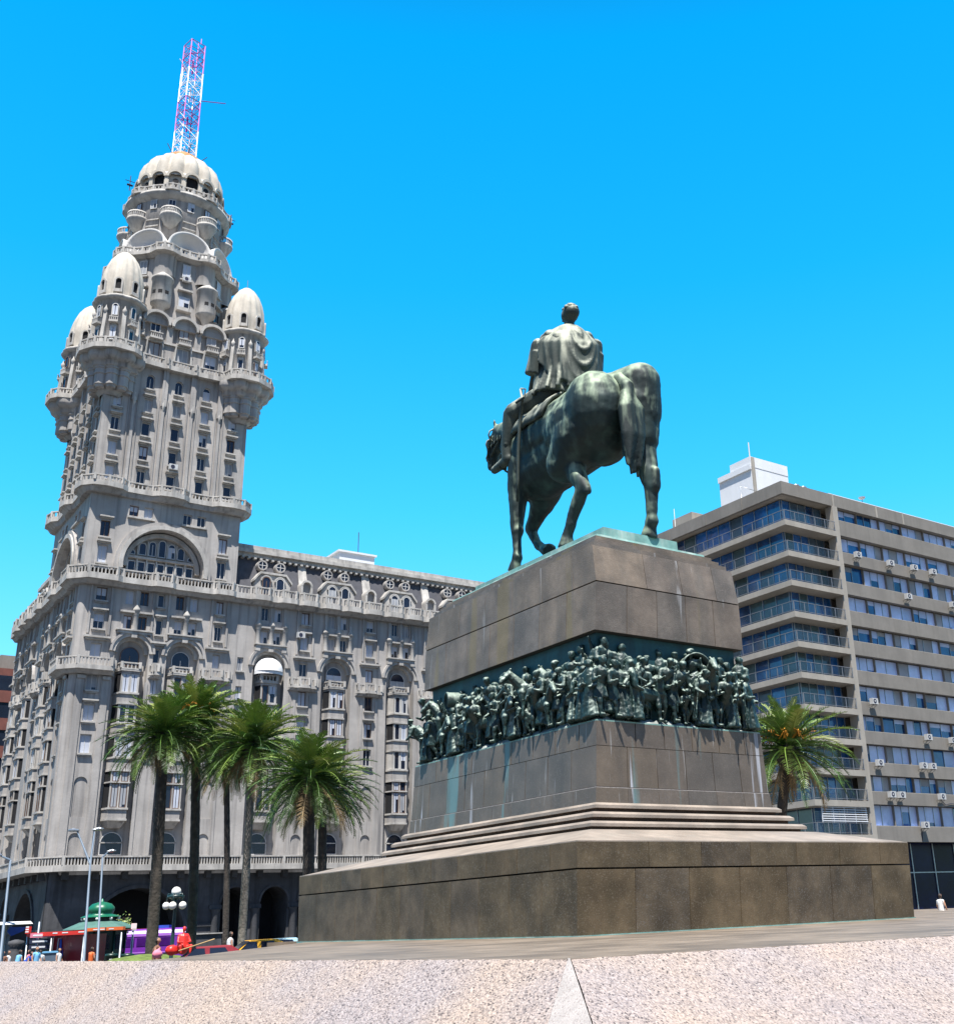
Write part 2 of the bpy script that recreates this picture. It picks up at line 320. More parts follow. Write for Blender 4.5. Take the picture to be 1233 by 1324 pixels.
def cap_(mb, p, q, r0, r1, m=0, n=10):      # limb: rounded tapering capsule
    p = Vector(p); q = Vector(q); mb.ball(p, r0, m, n); mb.ball(q, r1, m, n); mb.tube([p, q], [r0, r1], n, m)
M['blue_blind'] = mat('pale_blind_behind_glass', (0.52, 0.60, 0.86), 0.35, 0.18, 0.5, spec=0.6)
M['curtain'] = mat('grey_curtain_behind_glass', (0.06, 0.10, 0.14), 0.12, 0.3, 0.6, spec=0.7)
M['curtain2'] = mat('green_grey_curtain_behind_glass', (0.05, 0.09, 0.10), 0.12, 0.3, 0.6, spec=0.7)
M['ac_white'] = mat('air_conditioner_shell', (0.48, 0.48, 0.47), 0.6, 0.1)
M['rail_glass'] = mat('tinted_railing_glass', (0.10, 0.16, 0.22), 0.08, 0.1, 0.6, spec=0.6)
M['rail_glass'].node_tree.nodes['Principled BSDF'].inputs['Alpha'].default_value = 0.08
M['purple_glass'] = mat('purple_tinted_glass', (0.05, 0.01, 0.12), 0.1, 0.2)
# ---------------------------------------------------------------- grand old tower building
S = 1.2
XC, YF, ZS = 22.15 * S, 105 * S, -2.5 * S
palace = thing('tower_building', 'tall ornate grey stone building with a domed tower and mansard roof behind the palms', 'building', (XC, YF, ZS), 0, None, S)
WM = ['stucco', 'stucco2', 'dark', 'stucco_dark']
WIN = []     # window specs, split by size in view later
def win(T, c, z0, w, h, dep=0.3, arch=False, kind=None): WIN.append((T, c, z0, w, h, dep, arch, kind))
def arc(c, zs, r, a0=180, a1=0, n=12): return [(c + r * math.cos(R(a0 + (a1 - a0) * i / n)), zs + r * math.sin(R(a0 + (a1 - a0) * i / n))) for i in range(n + 1)]
def wall(mb, T, u0, u1, z0, z1, d, holes, m=0, back=2):
    """wall sheet with recessed openings (ua, ub, za, zb, depth, arched, back material)"""
    us = sorted({u0, u1, *[h[0] for h in holes], *[h[1] for h in holes]}); zs = sorted({z0, z1, *[h[2] for h in holes], *[h[3] for h in holes]})
    for i in range(len(us) - 1):
        run = None
        for j in range(len(zs) - 1):
            a, b, e, f = us[i], us[i + 1], zs[j], zs[j + 1]; mu, mz = (a + b) / 2, (e + f) / 2
            inside = any(h[0] < mu < h[1] and h[2] < mz < h[3] for h in holes)
            if not inside: run = [e, f] if run is None else [run[0], f]
            if (inside or j == len(zs) - 2) and run:
                mb.quad([T(a, d, run[0]), T(b, d, run[0]), T(b, d, run[1]), T(a, d, run[1])], m); run = None
    for ua, ub, za, zb, dp, ar, bk in holes:
        if ar:
            c = (ua + ub) / 2; r = (ub - ua) / 2; p = arc(c, zb - r, r)
            for i in range(12):
                cor = (ua, zb) if i < 6 else (ub, zb)
                mb.quad([T(cor[0], d, cor[1]), T(p[i][0], d, p[i][1]), T(p[i + 1][0], d, p[i + 1][1])], m)
                mb.quad([T(p[i][0], d, p[i][1]), T(p[i + 1][0], d, p[i + 1][1]), T(p[i + 1][0], d - dp, p[i + 1][1]), T(p[i][0], d - dp, p[i][1])], m)
            out = [(ua, za)] + p + [(ub, za)]; zt = zb - r
        else: out = [(ua, za), (ua, zb), (ub, zb), (ub, za)]; zt = zb; mb.quad([T(ua, d, zb), T(ub, d, zb), T(ub, d - dp, zb), T(ua, d - dp, zb)], m)
        for x in (ua, ub): mb.quad([T(x, d, za), T(x, d, zt), T(x, d - dp, zt), T(x, d - dp, za)], m)
        mb.quad([T(ua, d, za), T(ub, d, za), T(ub, d - dp, za), T(ua, d - dp, za)], m)
        mb.quad([T(u, d - dp, z) for u, z in out], bk)
def window_mesh(mb, T, c, z0, w, h, dep, arch, kind, rnd):
    """frame, glass and roller blind of one window"""
    f = 0.07; d = -dep + 0.05; u0, u1, z1 = c - w / 2, c + w / 2, z0 + h
    brown = kind == 'brown' or (kind is None and rnd.random() < 0.2)
    fm = 1 if brown else 0
    if arch:
        r = w / 2; zs = z1 - r
        mb.extr([(u0, z0)] + arc(c, zs, r) + [(u1, z0)], d, d + 0.02, 2, T)
        mb.ring(c, zs, r - f, r, 0, 180, d + .02, d + 0.07, fm, T)
        top = zs
    else: mb.box((u0, d, z0), (u1, d + 0.02, z1), 2, T); mb.box((u0, d + .02, z1 - f), (u1, d + 0.07, z1), fm, T); top = z1 - f
    mb.box((u0, d + .02, z0), (u0 + f, d + 0.07, top), fm, T); mb.box((u1 - f, d + .02, z0), (u1, d + 0.07, top), fm, T)
    mb.box((u0 + f, d + .02, z0), (u1 - f, d + 0.07, z0 + f), fm, T)
    if kind != 'dark' and w > 0.6: mb.box((c - 0.03, d + .022, z0 + f), (c + 0.03, d + 0.066, top), fm, T)
    x = rnd.random()
    if kind == 'dark': fr = 0
    elif x < 0.36: fr = 0
    elif x < 0.5: fr = rnd.uniform(0.35, 0.8)
    else: fr = 1
    if fr:
        zb = top - (top - z0 - f) * fr
        mb.box((u0 + f, d + .021, zb + .01), (c - 0.032, d + 0.045, top - .01), 3 if x < .85 else 4, T)
        y = rnd.random(); zb2 = zb if y < 0.7 else top - (top - z0 - f) * rnd.uniform(0.2, 0.9)
        mb.box((c + 0.032, d + .021, zb2 + .01), (u1 - f, d + 0.045, top - .01), 3 if x < .85 else 4, T)
WMATS = ['wframe', 'bframe', 'glass', 'blind', 'blind2']
def sillhood(mb, T, c, z0, w, h, hood=True, d=0.0):
    mb.box((c - w / 2 - 0.12, d, z0 - 0.16), (c + w / 2 + 0.12, d + 0.24, z0 - 0.02), 1, T)
    mb.box((c - w / 2 - 0.04, d, z0 - 0.28), (c + w / 2 + 0.04, d + 0.12, z0 - 0.163), 1, T)
    if hood:
        mb.box((c - w / 2 - 0.1, d, z0 + h + 0.16), (c + w / 2 + 0.1, d + 0.18, z0 + h + 0.26), 1, T)
        mb.box((c - w / 2 - 0.2, d, z0 + h + 0.263), (c + w / 2 + 0.2, d + 0.34, z0 + h + 0.4), 1, T)
def balcony(path, inner, z0, slab, rail, name='balcony', m=0, step=0.3, corbel=0.0, parent=None, cor_n=None):
    """slab with moulded underside, balusters and coping along an outward path (local xy)"""
    mb = MB(); poly = list(path) + list(reversed(inner))
    cx = sum(p[0] for p in inner) / len(inner); cy = sum(p[1] for p in inner) / len(inner)
    mb.prism(poly, z0, z0 + slab, 1)
    if corbel:
        q = [((a[0] * .45 + b[0] * .55), (a[1] * .45 + b[1] * .55)) for a, b in zip(path, inner)] if len(path) == len(inner) else None
        if q: mb.prism(q + list(reversed(inner)), z0 - corbel, z0 - .003, 0, ID, top=[((a[0] * .8 + b[0] * .2), (a[1] * .8 + b[1] * .2)) for a, b in zip(path, inner)] + list(reversed(inner)))
    for i in range(len(path) - 1):
        a, b = Vector(path[i]), Vector(path[i + 1]); L = (b - a).length
        if L < 0.02: continue
        t = (b - a) / L; nrm = Vector((t.y, -t.x))
        mid = (a + b) / 2
        ins = Vector(inner[min(i, len(inner) - 1)]) - mid
        if nrm.dot(ins) < 0: nrm = -nrm          # nrm points inwards
        def T(u, d, z, a=a, t=t, nrm=nrm): p = a + t * u + nrm * d; return (p.x, p.y, z)
        zt = z0 + slab; e = 0.04
        mb.box((0, e, zt + rail - 0.12), (L, e + 0.2, zt + rail), 1, T)
        k = max(1, int(L / step))
        for j in range(k):
            u = (j + 0.5) * L / k; mb.box((u - 0.055, e + 0.05, zt + .002), (u + 0.055, e + 0.16, zt + rail - 0.122), 1, T)
        mb.box((-0.11, e - 0.02, zt), (0.11, e + 0.22, zt + rail + 0.03), 1, T)
    b_ = Vector(path[-1]); mb.box((b_.x - .1, b_.y - .1, z0 + slab), (b_.x + .1, b_.y + .1, z0 + slab + rail + .028), 1)
    return mb.build(name, WM, parent or palace)
def seg(T, pts): return [T(u, d, 0)[:2] for u, d in pts]

TOW = 14.2; UF, UL = 57.0, 26.2
BF = [5.05, 9.65, 18.05, 25.15, 32.35, 39.5, 46.7, 53.9]; PF = [(1.9, .95), (7.25, .6), (12.8, .7), (21.6, .85), (28.8, .85), (36.0, .85), (43.1, .85), (50.3, .85)]
BL = [5.05, 9.65, 17.3, 22.7]; PL = [(1.9, .95), (7.25, .6), (12.8, .7), (20.0, .7), (25.2, .55)]
ROWS = [(17.6, 1.65), (20.4, 1.5), (23.15, 1.45), (26.1, 1.32), (28.75, 1.45), (31.4, 1.25)]
def facade(T, bays, piers, U, nm):
    mb = MB(); H = []; tr = MB()
    for c, w_ in piers:
        for k, (z, h) in enumerate(ROWS):
            H.append((c - w_ / 2, c + w_ / 2, z, z + h, 0.34, False, 2)); win(T, c, z, w_, h, 0.33)
            if k in (0, 1, 2, 4): sillhood(tr, T, c, z, w_, h, hood=(k in (1, 4)))
            elif k == 5: sillhood(tr, T, c, z, w_, h, hood=False)
        if w_ > 0.62:
            H.append((c - .55, c + .55, 12.2, 15.6, 0.12, True, 0)); H.append((c - .5, c + .5, 9.05, 10.9, 0.12, True, 0))
        # shelf over the fourth row and side fins running up
        hw = 1.15 if w_ > .62 else .7
        tr.box((c - hw, 0, 27.85), (c + hw, 0.42, 28.02), 1, T); tr.box((c - hw + .15, 0, 27.7), (c + hw - .15, 0.25, 27.848), 1, T)
        for s_ in (-1, 1):
            x = c + s_ * (w_ / 2 + .42)
            tr.box((x - .09, 0, 28.25), (x + .09, 0.16, 33.0), 0, T)
            tr.box((x - .14, 0, 9.0), (x + .14, 0.1, 24.2), 0, T)
    for c in bays:
        big = T is TF and c > 12
        rw = 1.5 if c < 12 else 1.6
        H.append((c - rw, c + rw, 8.95, 28.35, 0.75, True, 0))
        tr.ring(c, 28.35 - rw, rw + 0.003, rw + 0.3, 0, 180, 0.0, 0.14, 1, T); tr.ring(c, 28.35 - rw, rw + .303, rw + 0.52, 0, 180, 0.0, 0.26, 0, T)
        tr.ring(c, 28.35 - rw, rw - .3, rw - .02, 0, 180, -0.74, -0.35, 1, T)
        # upper pairs
        for z, h in ((29.0, 1.3), (31.35, 1.35)):
            for s_ in (-1, 1):
                x = c + s_ * 0.66; H.append((x - .38, x + .38, z, z + h, 0.34, False, 2)); win(T, x, z, .76, h, 0.33)
        tr.box((c - 1.5, 0, 28.55), (c + 1.5, 0.3, 28.8), 1, T); tr.box((c - 1.65, 0, 28.803), (c + 1.65, .42, 28.93), 1, T)
        tr.box((c - 1.45, 0, 30.5), (c + 1.45, 0.36, 30.68), 1, T)
        for x in ([c] if not big else [c - 1.35, c, c + 1.35]):
            a = T(x, 0.12, 0); tr.lathe(a[0], a[1], [(.24, 28.94), (.22, 30.3), (.3, 30.42), (.3, 30.69), (.36, 30.72), (.3, 30.95), (.12, 31.25), (.1, 31.6), (0.02, 31.8)], 10, 1)
            tr.box((x - .16, 0, 31.2), (x + .16, .14, 33.0), 0, T)
            tr.box((x - .25, 0, 28.2), (x + .25, .3, 28.548), 1, T)
        # projecting bay windows stacked in the recess
        def shape(o, iw, ow): return [(c - ow, -.75), (c - iw, o), (c + iw, o), (c + ow, -.75)]
        solid = [(11.95, 13.0, .42), (15.1, 15.22, .36), (16.15, 17.35, .40), (19.2, 20.35, .42), (22.05, 23.1, .42), (24.85, 25.2, .42)]
        P2 = lambda pts: [T(u, d, 0)[:2] for u, d in pts]
        I_ = lambda x, y, z: (x, y, z)
        for z0, z1, o in solid:
            tr.prism(P2(shape(o - .06, .78, 1.12)), z0, z1, 0)
            tr.prism(P2(shape(o + .06, .86, 1.2)), z1 - .001 - .14 if z1 - z0 > .3 else z1 - .1, z1 + .02, 1)
            if z1 - z0 > .5: tr.prism(P2(shape(o + .03, .83, 1.17)), z0 - .02, z0 + .14, 1)
        tr.prism(P2([(c - .7, -.75), (c - .5, -.2), (c + .5, -.2), (c + .7, -.75)]), 11.35, 11.93, 0, ID, top=P2(shape(.3, .75, 1.08)))
        for z0, z1 in ((13.0, 15.1), (15.22, 16.15), (17.35, 19.2), (20.35, 22.05), (23.1, 24.85)):
            h = z1 - z0 - .04; o = .30
            for x in (-.74, 0.0, .74):
                tr.box((c + x - .06, o - .1, z0 + .02), (c + x + .06, o + .02, z1 - .02), 1, T)
            tr.prism(P2([(c - .74, o - .14), (c + .74, o - .14), (c + 1.02, -.73), (c - 1.02, -.73)]), z0 + .02, z1 - .02, 2)
            for x in (-.37, .37): win(T, c + x, z0 + .02, .6, h, -(o - .12), False, 'brown' if z0 < 16 else None)
            for s_ in (-1, 1):
                a = T(c + s_ * .74, o - .06, 0); b = T(c + s_ * 1.08, -.74, 0)
                n = Vector((b[1] - a[1], a[0] - b[0], 0)).normalized()
                if s_ * (1 if T is TF else 1) and n.dot(Vector(T(c + s_ * 5, 0, 0)) - Vector(T(c, 0, 0))) < 0: n = -n
                def T2(u, d, z, a=a, b=b, n=n): return (a[0] + (b[0] - a[0]) * u + n.x * d, a[1] + (b[1] - a[1]) * u + n.y * d, z)
                tr.box((0.08, 0.0, z0 + .02), (.92, .03, z1 - .02), 1 if z0 > 16 and random.random() < .3 else 2, T2)
        win(T, c, 9.1, 1.9, 1.95, .72, True, 'dark'); tr.box((c - .95, -.7, 10.1), (c + .95, -.6, 10.2), 1, T)
        win(T, c, 25.75, 1.7, 1.75, .72, True)
        balcony(seg(T, [(c - 1.2, -.7), (c - .86, .5), (c + .86, .5), (c + 1.2, -.7)]), seg(T, [(c - 1.1, -.74), (c - .7, -.73), (c + .7, -.73), (c + 1.1, -.74)]), 25.2, .12, .55, 'balconette')
    # balconies at two thirds height
    for c, w_ in piers:
        hw = 1.55 if w_ > .62 else .62
        if c < 3 or (T is TL and c > 24): continue
        balcony(seg(T, [(c - hw, .02), (c - hw + .25, .5), (c - hw * .45, .5), (c - hw * .35, .75), (c + hw * .35, .75), (c + hw * .45, .5), (c + hw - .25, .5), (c + hw, .02)]),
                seg(T, [(c - hw, 0), (c - hw + .25, 0), (c - hw * .45, 0), (c - hw * .35, 0), (c + hw * .35, 0), (c + hw * .45, 0), (c + hw - .25, 0), (c + hw, 0)]), 24.85, .3, .7, 'balcony', corbel=.25)
    x = 15.15
    if T is TF:
        for z, h in ROWS[1:4]: H.append((x - .3, x + .3, z, z + h, .3, False, 2)); win(T, x, z, .6, h, .29); sillhood(tr, T, x, z, .6, h, False)
    u0 = 0.55
    wall(mb, T, u0, U, 8.9, 33.1, 0, H)
    # dark arcade storey
    big = (3.8, 11.8, 0.0, 6.35); A = []
    A.append((3.8, 11.8, -0.5, 6.35, 3.5, True, 2))
    cs = [16.25 + 3.65 * k for k in range(12)] if U > 50 else [16.5, 20.3, 24.1, 27.9, 31.6]
    for c in cs:
        if c < U - 1.5: A.append((c - 1.3, c + 1.3, -0.5, 6.25, 3.5, True, 2))
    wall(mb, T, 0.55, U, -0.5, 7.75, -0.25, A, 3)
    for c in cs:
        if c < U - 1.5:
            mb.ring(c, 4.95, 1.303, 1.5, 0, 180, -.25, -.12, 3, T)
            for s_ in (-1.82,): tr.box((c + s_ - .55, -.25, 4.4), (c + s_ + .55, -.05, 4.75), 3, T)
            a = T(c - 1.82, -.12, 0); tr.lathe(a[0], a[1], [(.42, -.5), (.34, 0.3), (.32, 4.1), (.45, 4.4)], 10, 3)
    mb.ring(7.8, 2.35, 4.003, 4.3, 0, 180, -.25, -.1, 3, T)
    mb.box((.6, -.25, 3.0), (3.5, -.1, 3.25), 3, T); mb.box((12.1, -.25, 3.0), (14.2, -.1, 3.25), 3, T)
    # cartouches under the lower balcony
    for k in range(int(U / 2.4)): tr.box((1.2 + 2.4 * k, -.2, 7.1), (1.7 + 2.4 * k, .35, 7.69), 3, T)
    for mbx, n_ in ((mb, 'wall'), (tr, 'wall_trim')): mbx.build(n_, WM, palace)
facade(TF, BF, PF, UF, 'front'); facade(TL, BL, PL, UL, 'left')
mb = MB()      # rounded corner, hidden back and side walls, roof decks
mb.lathe(.55, .55, [(.55, 8.9), (.55, 33.1)], 8, 0, 270, 360); mb.lathe(.3, .3, [(.0, -.5), (.0, -.4)], 4, 3)
mb.lathe(.8, .8, [(.55, -.5), (.55, 7.75)], 8, 3, 270, 360)
mb.box((TOW, 14.3, 0), (UF, 14.6, 33), 0); mb.box((14.4, 14.3, 0), (14.7, UL, 33), 0); mb.box((.02, UL, 0), (14.4, UL + .3, 33.1), 0); mb.box((UF, .02, 0), (UF + .3, 14.4, 33.1), 0)
mb.quad([(0, 0, 33.1), (UF, 0, 33.1), (UF, 14.4, 33.1), (14.4, 14.4, 33.1), (14.4, UL, 33.1), (0, UL, 33.1)], 0)
mb.build('rear_wall', WM, palace)
# engaged corner pier
mb = MB()
for T in (TF, TL):
    mb.box((.56, 0, 9.0), (1.2, .14, 24.4), 0, T); mb.box((2.75, 0, 9.0), (3.3, .14, 24.4), 0, T)
    mb.box((.56, 0, 24.1), (1.25, .3, 24.4), 1, T); mb.box((2.7, 0, 24.1), (3.35, .3, 24.4), 1, T)
mb.build('corner_pier', WM, palace)
def lpath(fr, lf, o):            # one path round the near corner: left pts reversed, then front pts
    return seg(TL, [(u, d) for u, d in reversed(lf)]) + seg(TF, fr)
balcony(lpath([(.3, 1.15), (3.3, 1.15), (3.5, .75), (3.7, .02)], [(.3, 1.15), (3.3, 1.15), (3.5, .75), (3.7, .02)], 0),
        seg(TL, [(3.7, 0), (3.5, 0), (3.3, 0), (.3, 0)]) + seg(TF, [(.3, 0), (3.3, 0), (3.5, 0), (3.7, 0)]), 24.8, .4, .75, 'balcony', corbel=.3)
# lower balcony all round
lf = [(0.9, 1.5)] + [(u, 1.5) for u in range(4, 26, 4)] + [(UL, 1.5)]; fr = [(0.9, 1.5)] + [(u, 1.5) for u in range(4, 57, 4)] + [(57, 1.5)]
balcony(lpath(fr, lf, 0), seg(TL, [(u, 0) for u, d in reversed(lf)]) + seg(TF, [(u, 0) for u, d in fr]), 7.72, .5, .72, 'lower_balcony', step=.25)
# main cornice balcony
def bulge(cs, U, d0, d1, hw): 
    p = [(0.3, d1), (2.9, d1), (3.4, d0)]
    for c in cs:
        p += [(c - hw - .4, d0), (c - hw, d1), (c + hw, d1), (c + hw + .4, d0)]
    return p + [(U, d0)]
fr = bulge([7.1, 12.9, 16.6, 19.4, 21.6, 24, 26.4, 28.8, 31.2, 33.5, 36, 38.4, 40.8, 43.1, 45.5, 48, 50.3, 53], UF, .85, 1.2, .75)
lf = bulge([7.1, 12.9, 17.3, 20.0, 22.9], UL, .85, 1.2, .75)
balcony(lpath(fr, lf, 0), seg(TL, [(u, 0) for u, d in reversed(lf)]) + seg(TF, [(u, 0) for u, d in fr]), 33.1, .55, .75, 'cornice_balcony', corbel=.35)

# ------------- tower, arch storey
def tower_face(T, first):
    mb = MB(); tr = MB(); H = []
    for c in (1.55, 12.65):
        for z, h in ((34.95, 1.75), (37.5, 1.6)): H.append((c - .42, c + .42, z, z + h, .34, False, 2)); win(T, c, z, .84, h, .33); sillhood(tr, T, c, z, .84, h)
    for c in (3.95, 5.3, 9.0, 10.35):
        H.append((c - .42, c + .42, 39.9, 41.0, .3, False, 2)); win(T, c, 39.9, .84, 1.1, .29)
    for a, b in ((3.4, 5.9), (8.4, 10.9)): tr.box((a, 0, 39.7), (b, .25, 39.88), 1, T)
    H.append((2.85 + .5, 11.35 - .5, 34.4, 38.95, 1.0, True, 0))
    wall(mb, T, 0, TOW, 34.4, 42.2, 0, H)
    cz = 38.95 - 3.75
    tr.ring(7.1, cz, 3.76, 4.15, -8, 188, 0, .42, 1, T, 28); tr.ring(7.1, cz, 4.16, 4.5, -8, 188, 0, .28, 0, T, 28)
    tr.ring(7.1, cz, 3.2, 3.6, 0, 180, -.99, -.5, 1, T, 28)
    for k in range(7):
        c = 4.4 + .9 * k; zt = 35.8
        if 0 <= k <= 6: win(T, c, 34.5, .7, 1.35, .95, False, 'dark')
        tr.box((c - .5, -.98, 34.4), (c - .38, -.72, 36.1), 1, T)
        if 1 <= k <= 5: win(T, c, 36.5, .7, 1.75 - .25 * abs(k - 3), .95, True, 'dark' if k % 2 else None); tr.box((c - .5, -.98, 36.4), (c - .4, -.75, 37.9), 1, T)
    tr.box((3.6, -.98, 36.08), (10.6, -.6, 36.3), 1, T)
    win(T, 4.35, 36.45, .6, .5, .95, True, 'dark'); win(T, 9.85, 36.45, .6, .5, .95, True, 'dark')
    # ------ shaft
    H = []; U = (1.37, 4.25, 7.05, 9.85, 12.67)
    for c in U:
        for i, z in enumerate((43.2, 45.75, 48.3, 50.85)):
            H.append((c - .4, c + .4, z, z + 1.5, .36, False, 2)); win(T, c, z, .8, 1.5, .35, False, None if random.random() > .2 else 'dark'); sillhood(tr, T, c, z, .8, 1.5)
        if 2 < c < 12: H.append((c - .4, c + .4, 53.4, 55.0, .36, True, 2)); win(T, c, 53.4, .8, 1.6, .35, True); sillhood(tr, T, c, 53.4, .8, 1.6, False)
        else: H.append((c - .4, c + .4, 53.3, 54.6, .36, False, 2)); win(T, c, 53.3, .8, 1.3, .35)
    wall(mb, T, 0, TOW, 42.2, 56.5, -.05, H)
    for c in (2.85, 5.65, 8.45, 11.25):
        tr.box((c - .14, -.05, 43), (c + .14, .12, 51.8), 0, T); tr.box((c - .26, -.05, 51.8), (c + .26, .22, 56.4), 0, T)
        a = T(c, .1, 0); tr.lathe(a[0], a[1], [(.02, 51.2), (.16, 51.6), (.2, 52.0), (.12, 52.3), (.16, 52.6)], 8, 1)
        for s_ in (-.42, .42): tr.box((c + s_ - .05, -.05, 43), (c + s_ + .05, .05, 52.6), 0, T)
    # ------ gallery between the corner turrets
    H = []
    for c in (4.25, 7.1, 9.95):
        H.append((c - 1.12, c + 1.12, 59.1, 62.0, .45, True, 0)); win(T, c, 59.9, 1.0, 1.6, .42, True)
        H.append((c - .55, c + .55, 57.0, 58.7, .3, False, 2)); win(T, c, 57.0, 1.1, 1.7, .29)
        tr.ring(c, 60.88, 1.123, 1.36, 0, 180, -.1, .28, 1, T); tr.ring(c, 60.88, 1.361, 1.5, -10, 190, -1.6, .12, 0, T)
        for s_ in (-1, 1): tr.extr([(c + s_ * .78, 56.9), (c + s_ * .95, 56.9), (c + s_ * .78, 59.1), (c + s_ * .68, 59.1)], -.1, .16, 1, T)
        tr.box((c - .62, -.1, 58.9), (c + .62, .5, 59.1), 1, T)
        for k in range(6): tr.box((c - .55 + .2 * k, .36, 59.1), (c - .48 + .2 * k, .45, 59.55), 1, T)
        tr.box((c - .62, .33, 59.55), (c + .62, .5, 59.65), 1, T)
    tr.box((2.4, -.1, 58.72), (11.8, .08, 58.88), 1, T)
    wall(mb, T, 0.5, 13.7, 56.5, 61.6, -.12, H)
    for c in (4.25, 7.1, 9.95): mb.extr(arc(c, 60.9, 1.4), -1.6, -.13, 0, T)
    return mb, tr
for i, (T, ) in enumerate(((TF,), (TL,))):
    a, b = tower_face(T, i == 0); a.build('tower_wall', WM, palace); b.build('tower_trim', WM, palace)
mb = MB(); mb.box((TOW - .02, 0.02, 33.2), (TOW, TOW, 56.5), 0); mb.box((.02, TOW - .02, 33.2), (TOW, TOW, 56.5), 0)
mb.box((TOW - .32, .3, 56.5), (TOW - .12, 13.9, 61.6), 0); mb.box((.3, TOW - .32, 56.5), (13.9, TOW - .12, 61.6), 0)
mb.quad([(.1, .1, 61.55), (14, .1, 61.55), (14, 14, 61.55), (.1, 14, 61.55)], 0)
for k in range(4): mb.box((TOW, 2 + 2.8 * k, 43.2), (TOW + .25, 2.3 + 2.8 * k, 56), 0)
mb.build('tower_wall', WM, palace)
# right and rear fronts of the tower reuse the detail of the front
def TR(u, d, z): return (TOW + d, u, z)
def TB(u, d, z): return (TOW - u, TOW + d, z)
SQ = (TF, TR, TB, TL)
def ringpath(f):
    P = []
    for k, T in enumerate((TF, TR, TB)): P += seg(T, f)
    return P + seg(TL, list(reversed(f)))
def rbal(f, z0, slab, rail, nm, corbel=0.3):
    fi = [(u, 0) for u, d in f]; p = ringpath(f); q = ringpath(fi); p.append(p[0]); q.append(q[0])
    return balcony(p, q, z0, slab, rail, nm, corbel=corbel, step=.32)
rbal([(-.1, 1.05), (1.2, 1.25), (2.5, 1.05), (3.1, .5), (5.3, .5), (6.0, 1.1), (7.1, 1.25), (8.2, 1.1), (8.9, .5), (11.1, .5), (11.7, 1.05), (13.0, 1.25), (14.3, 1.05)], 42.1, .5, .6, 'middle_balcony', .45)
def cornerarc(): 
    return None
f = [(3.1, .75), (5.3, .6), (5.65, .8), (5.9, .6), (8.2, .6), (8.45, .8), (8.7, .6), (11.1, .75)]
P = []; Q = []
cen = [(0.75, .75), (TOW - .75, .75), (TOW - .75, TOW - .75), (.75, TOW - .75)]
for k, (T, c) in enumerate(zip((TF, TR, TB, TL), (cen[0], cen[1], cen[2], cen[3]))):
    a0 = (-125, -35, 55, 145)[k]
    for j in range(11):
        a = R(a0 + 16 * j); rr = 3.35 + (.12 if j % 2 else 0)
        P.append((c[0] + rr * math.sin(a), c[1] - rr * math.cos(a))); Q.append((c[0] + 1.0 * math.sin(a), c[1] - 1.0 * math.cos(a)))
    ff = seg(T, f if T is not TL else list(reversed(f))); P += ff; Q += seg(T, [(u, -.4) for u, d in (f if T is not TL else reversed(f))])
P.append(P[0]); Q.append(Q[0])
balcony(P, Q, 55.75, .5, .62, 'great_balcony', corbel=.0, step=.32)
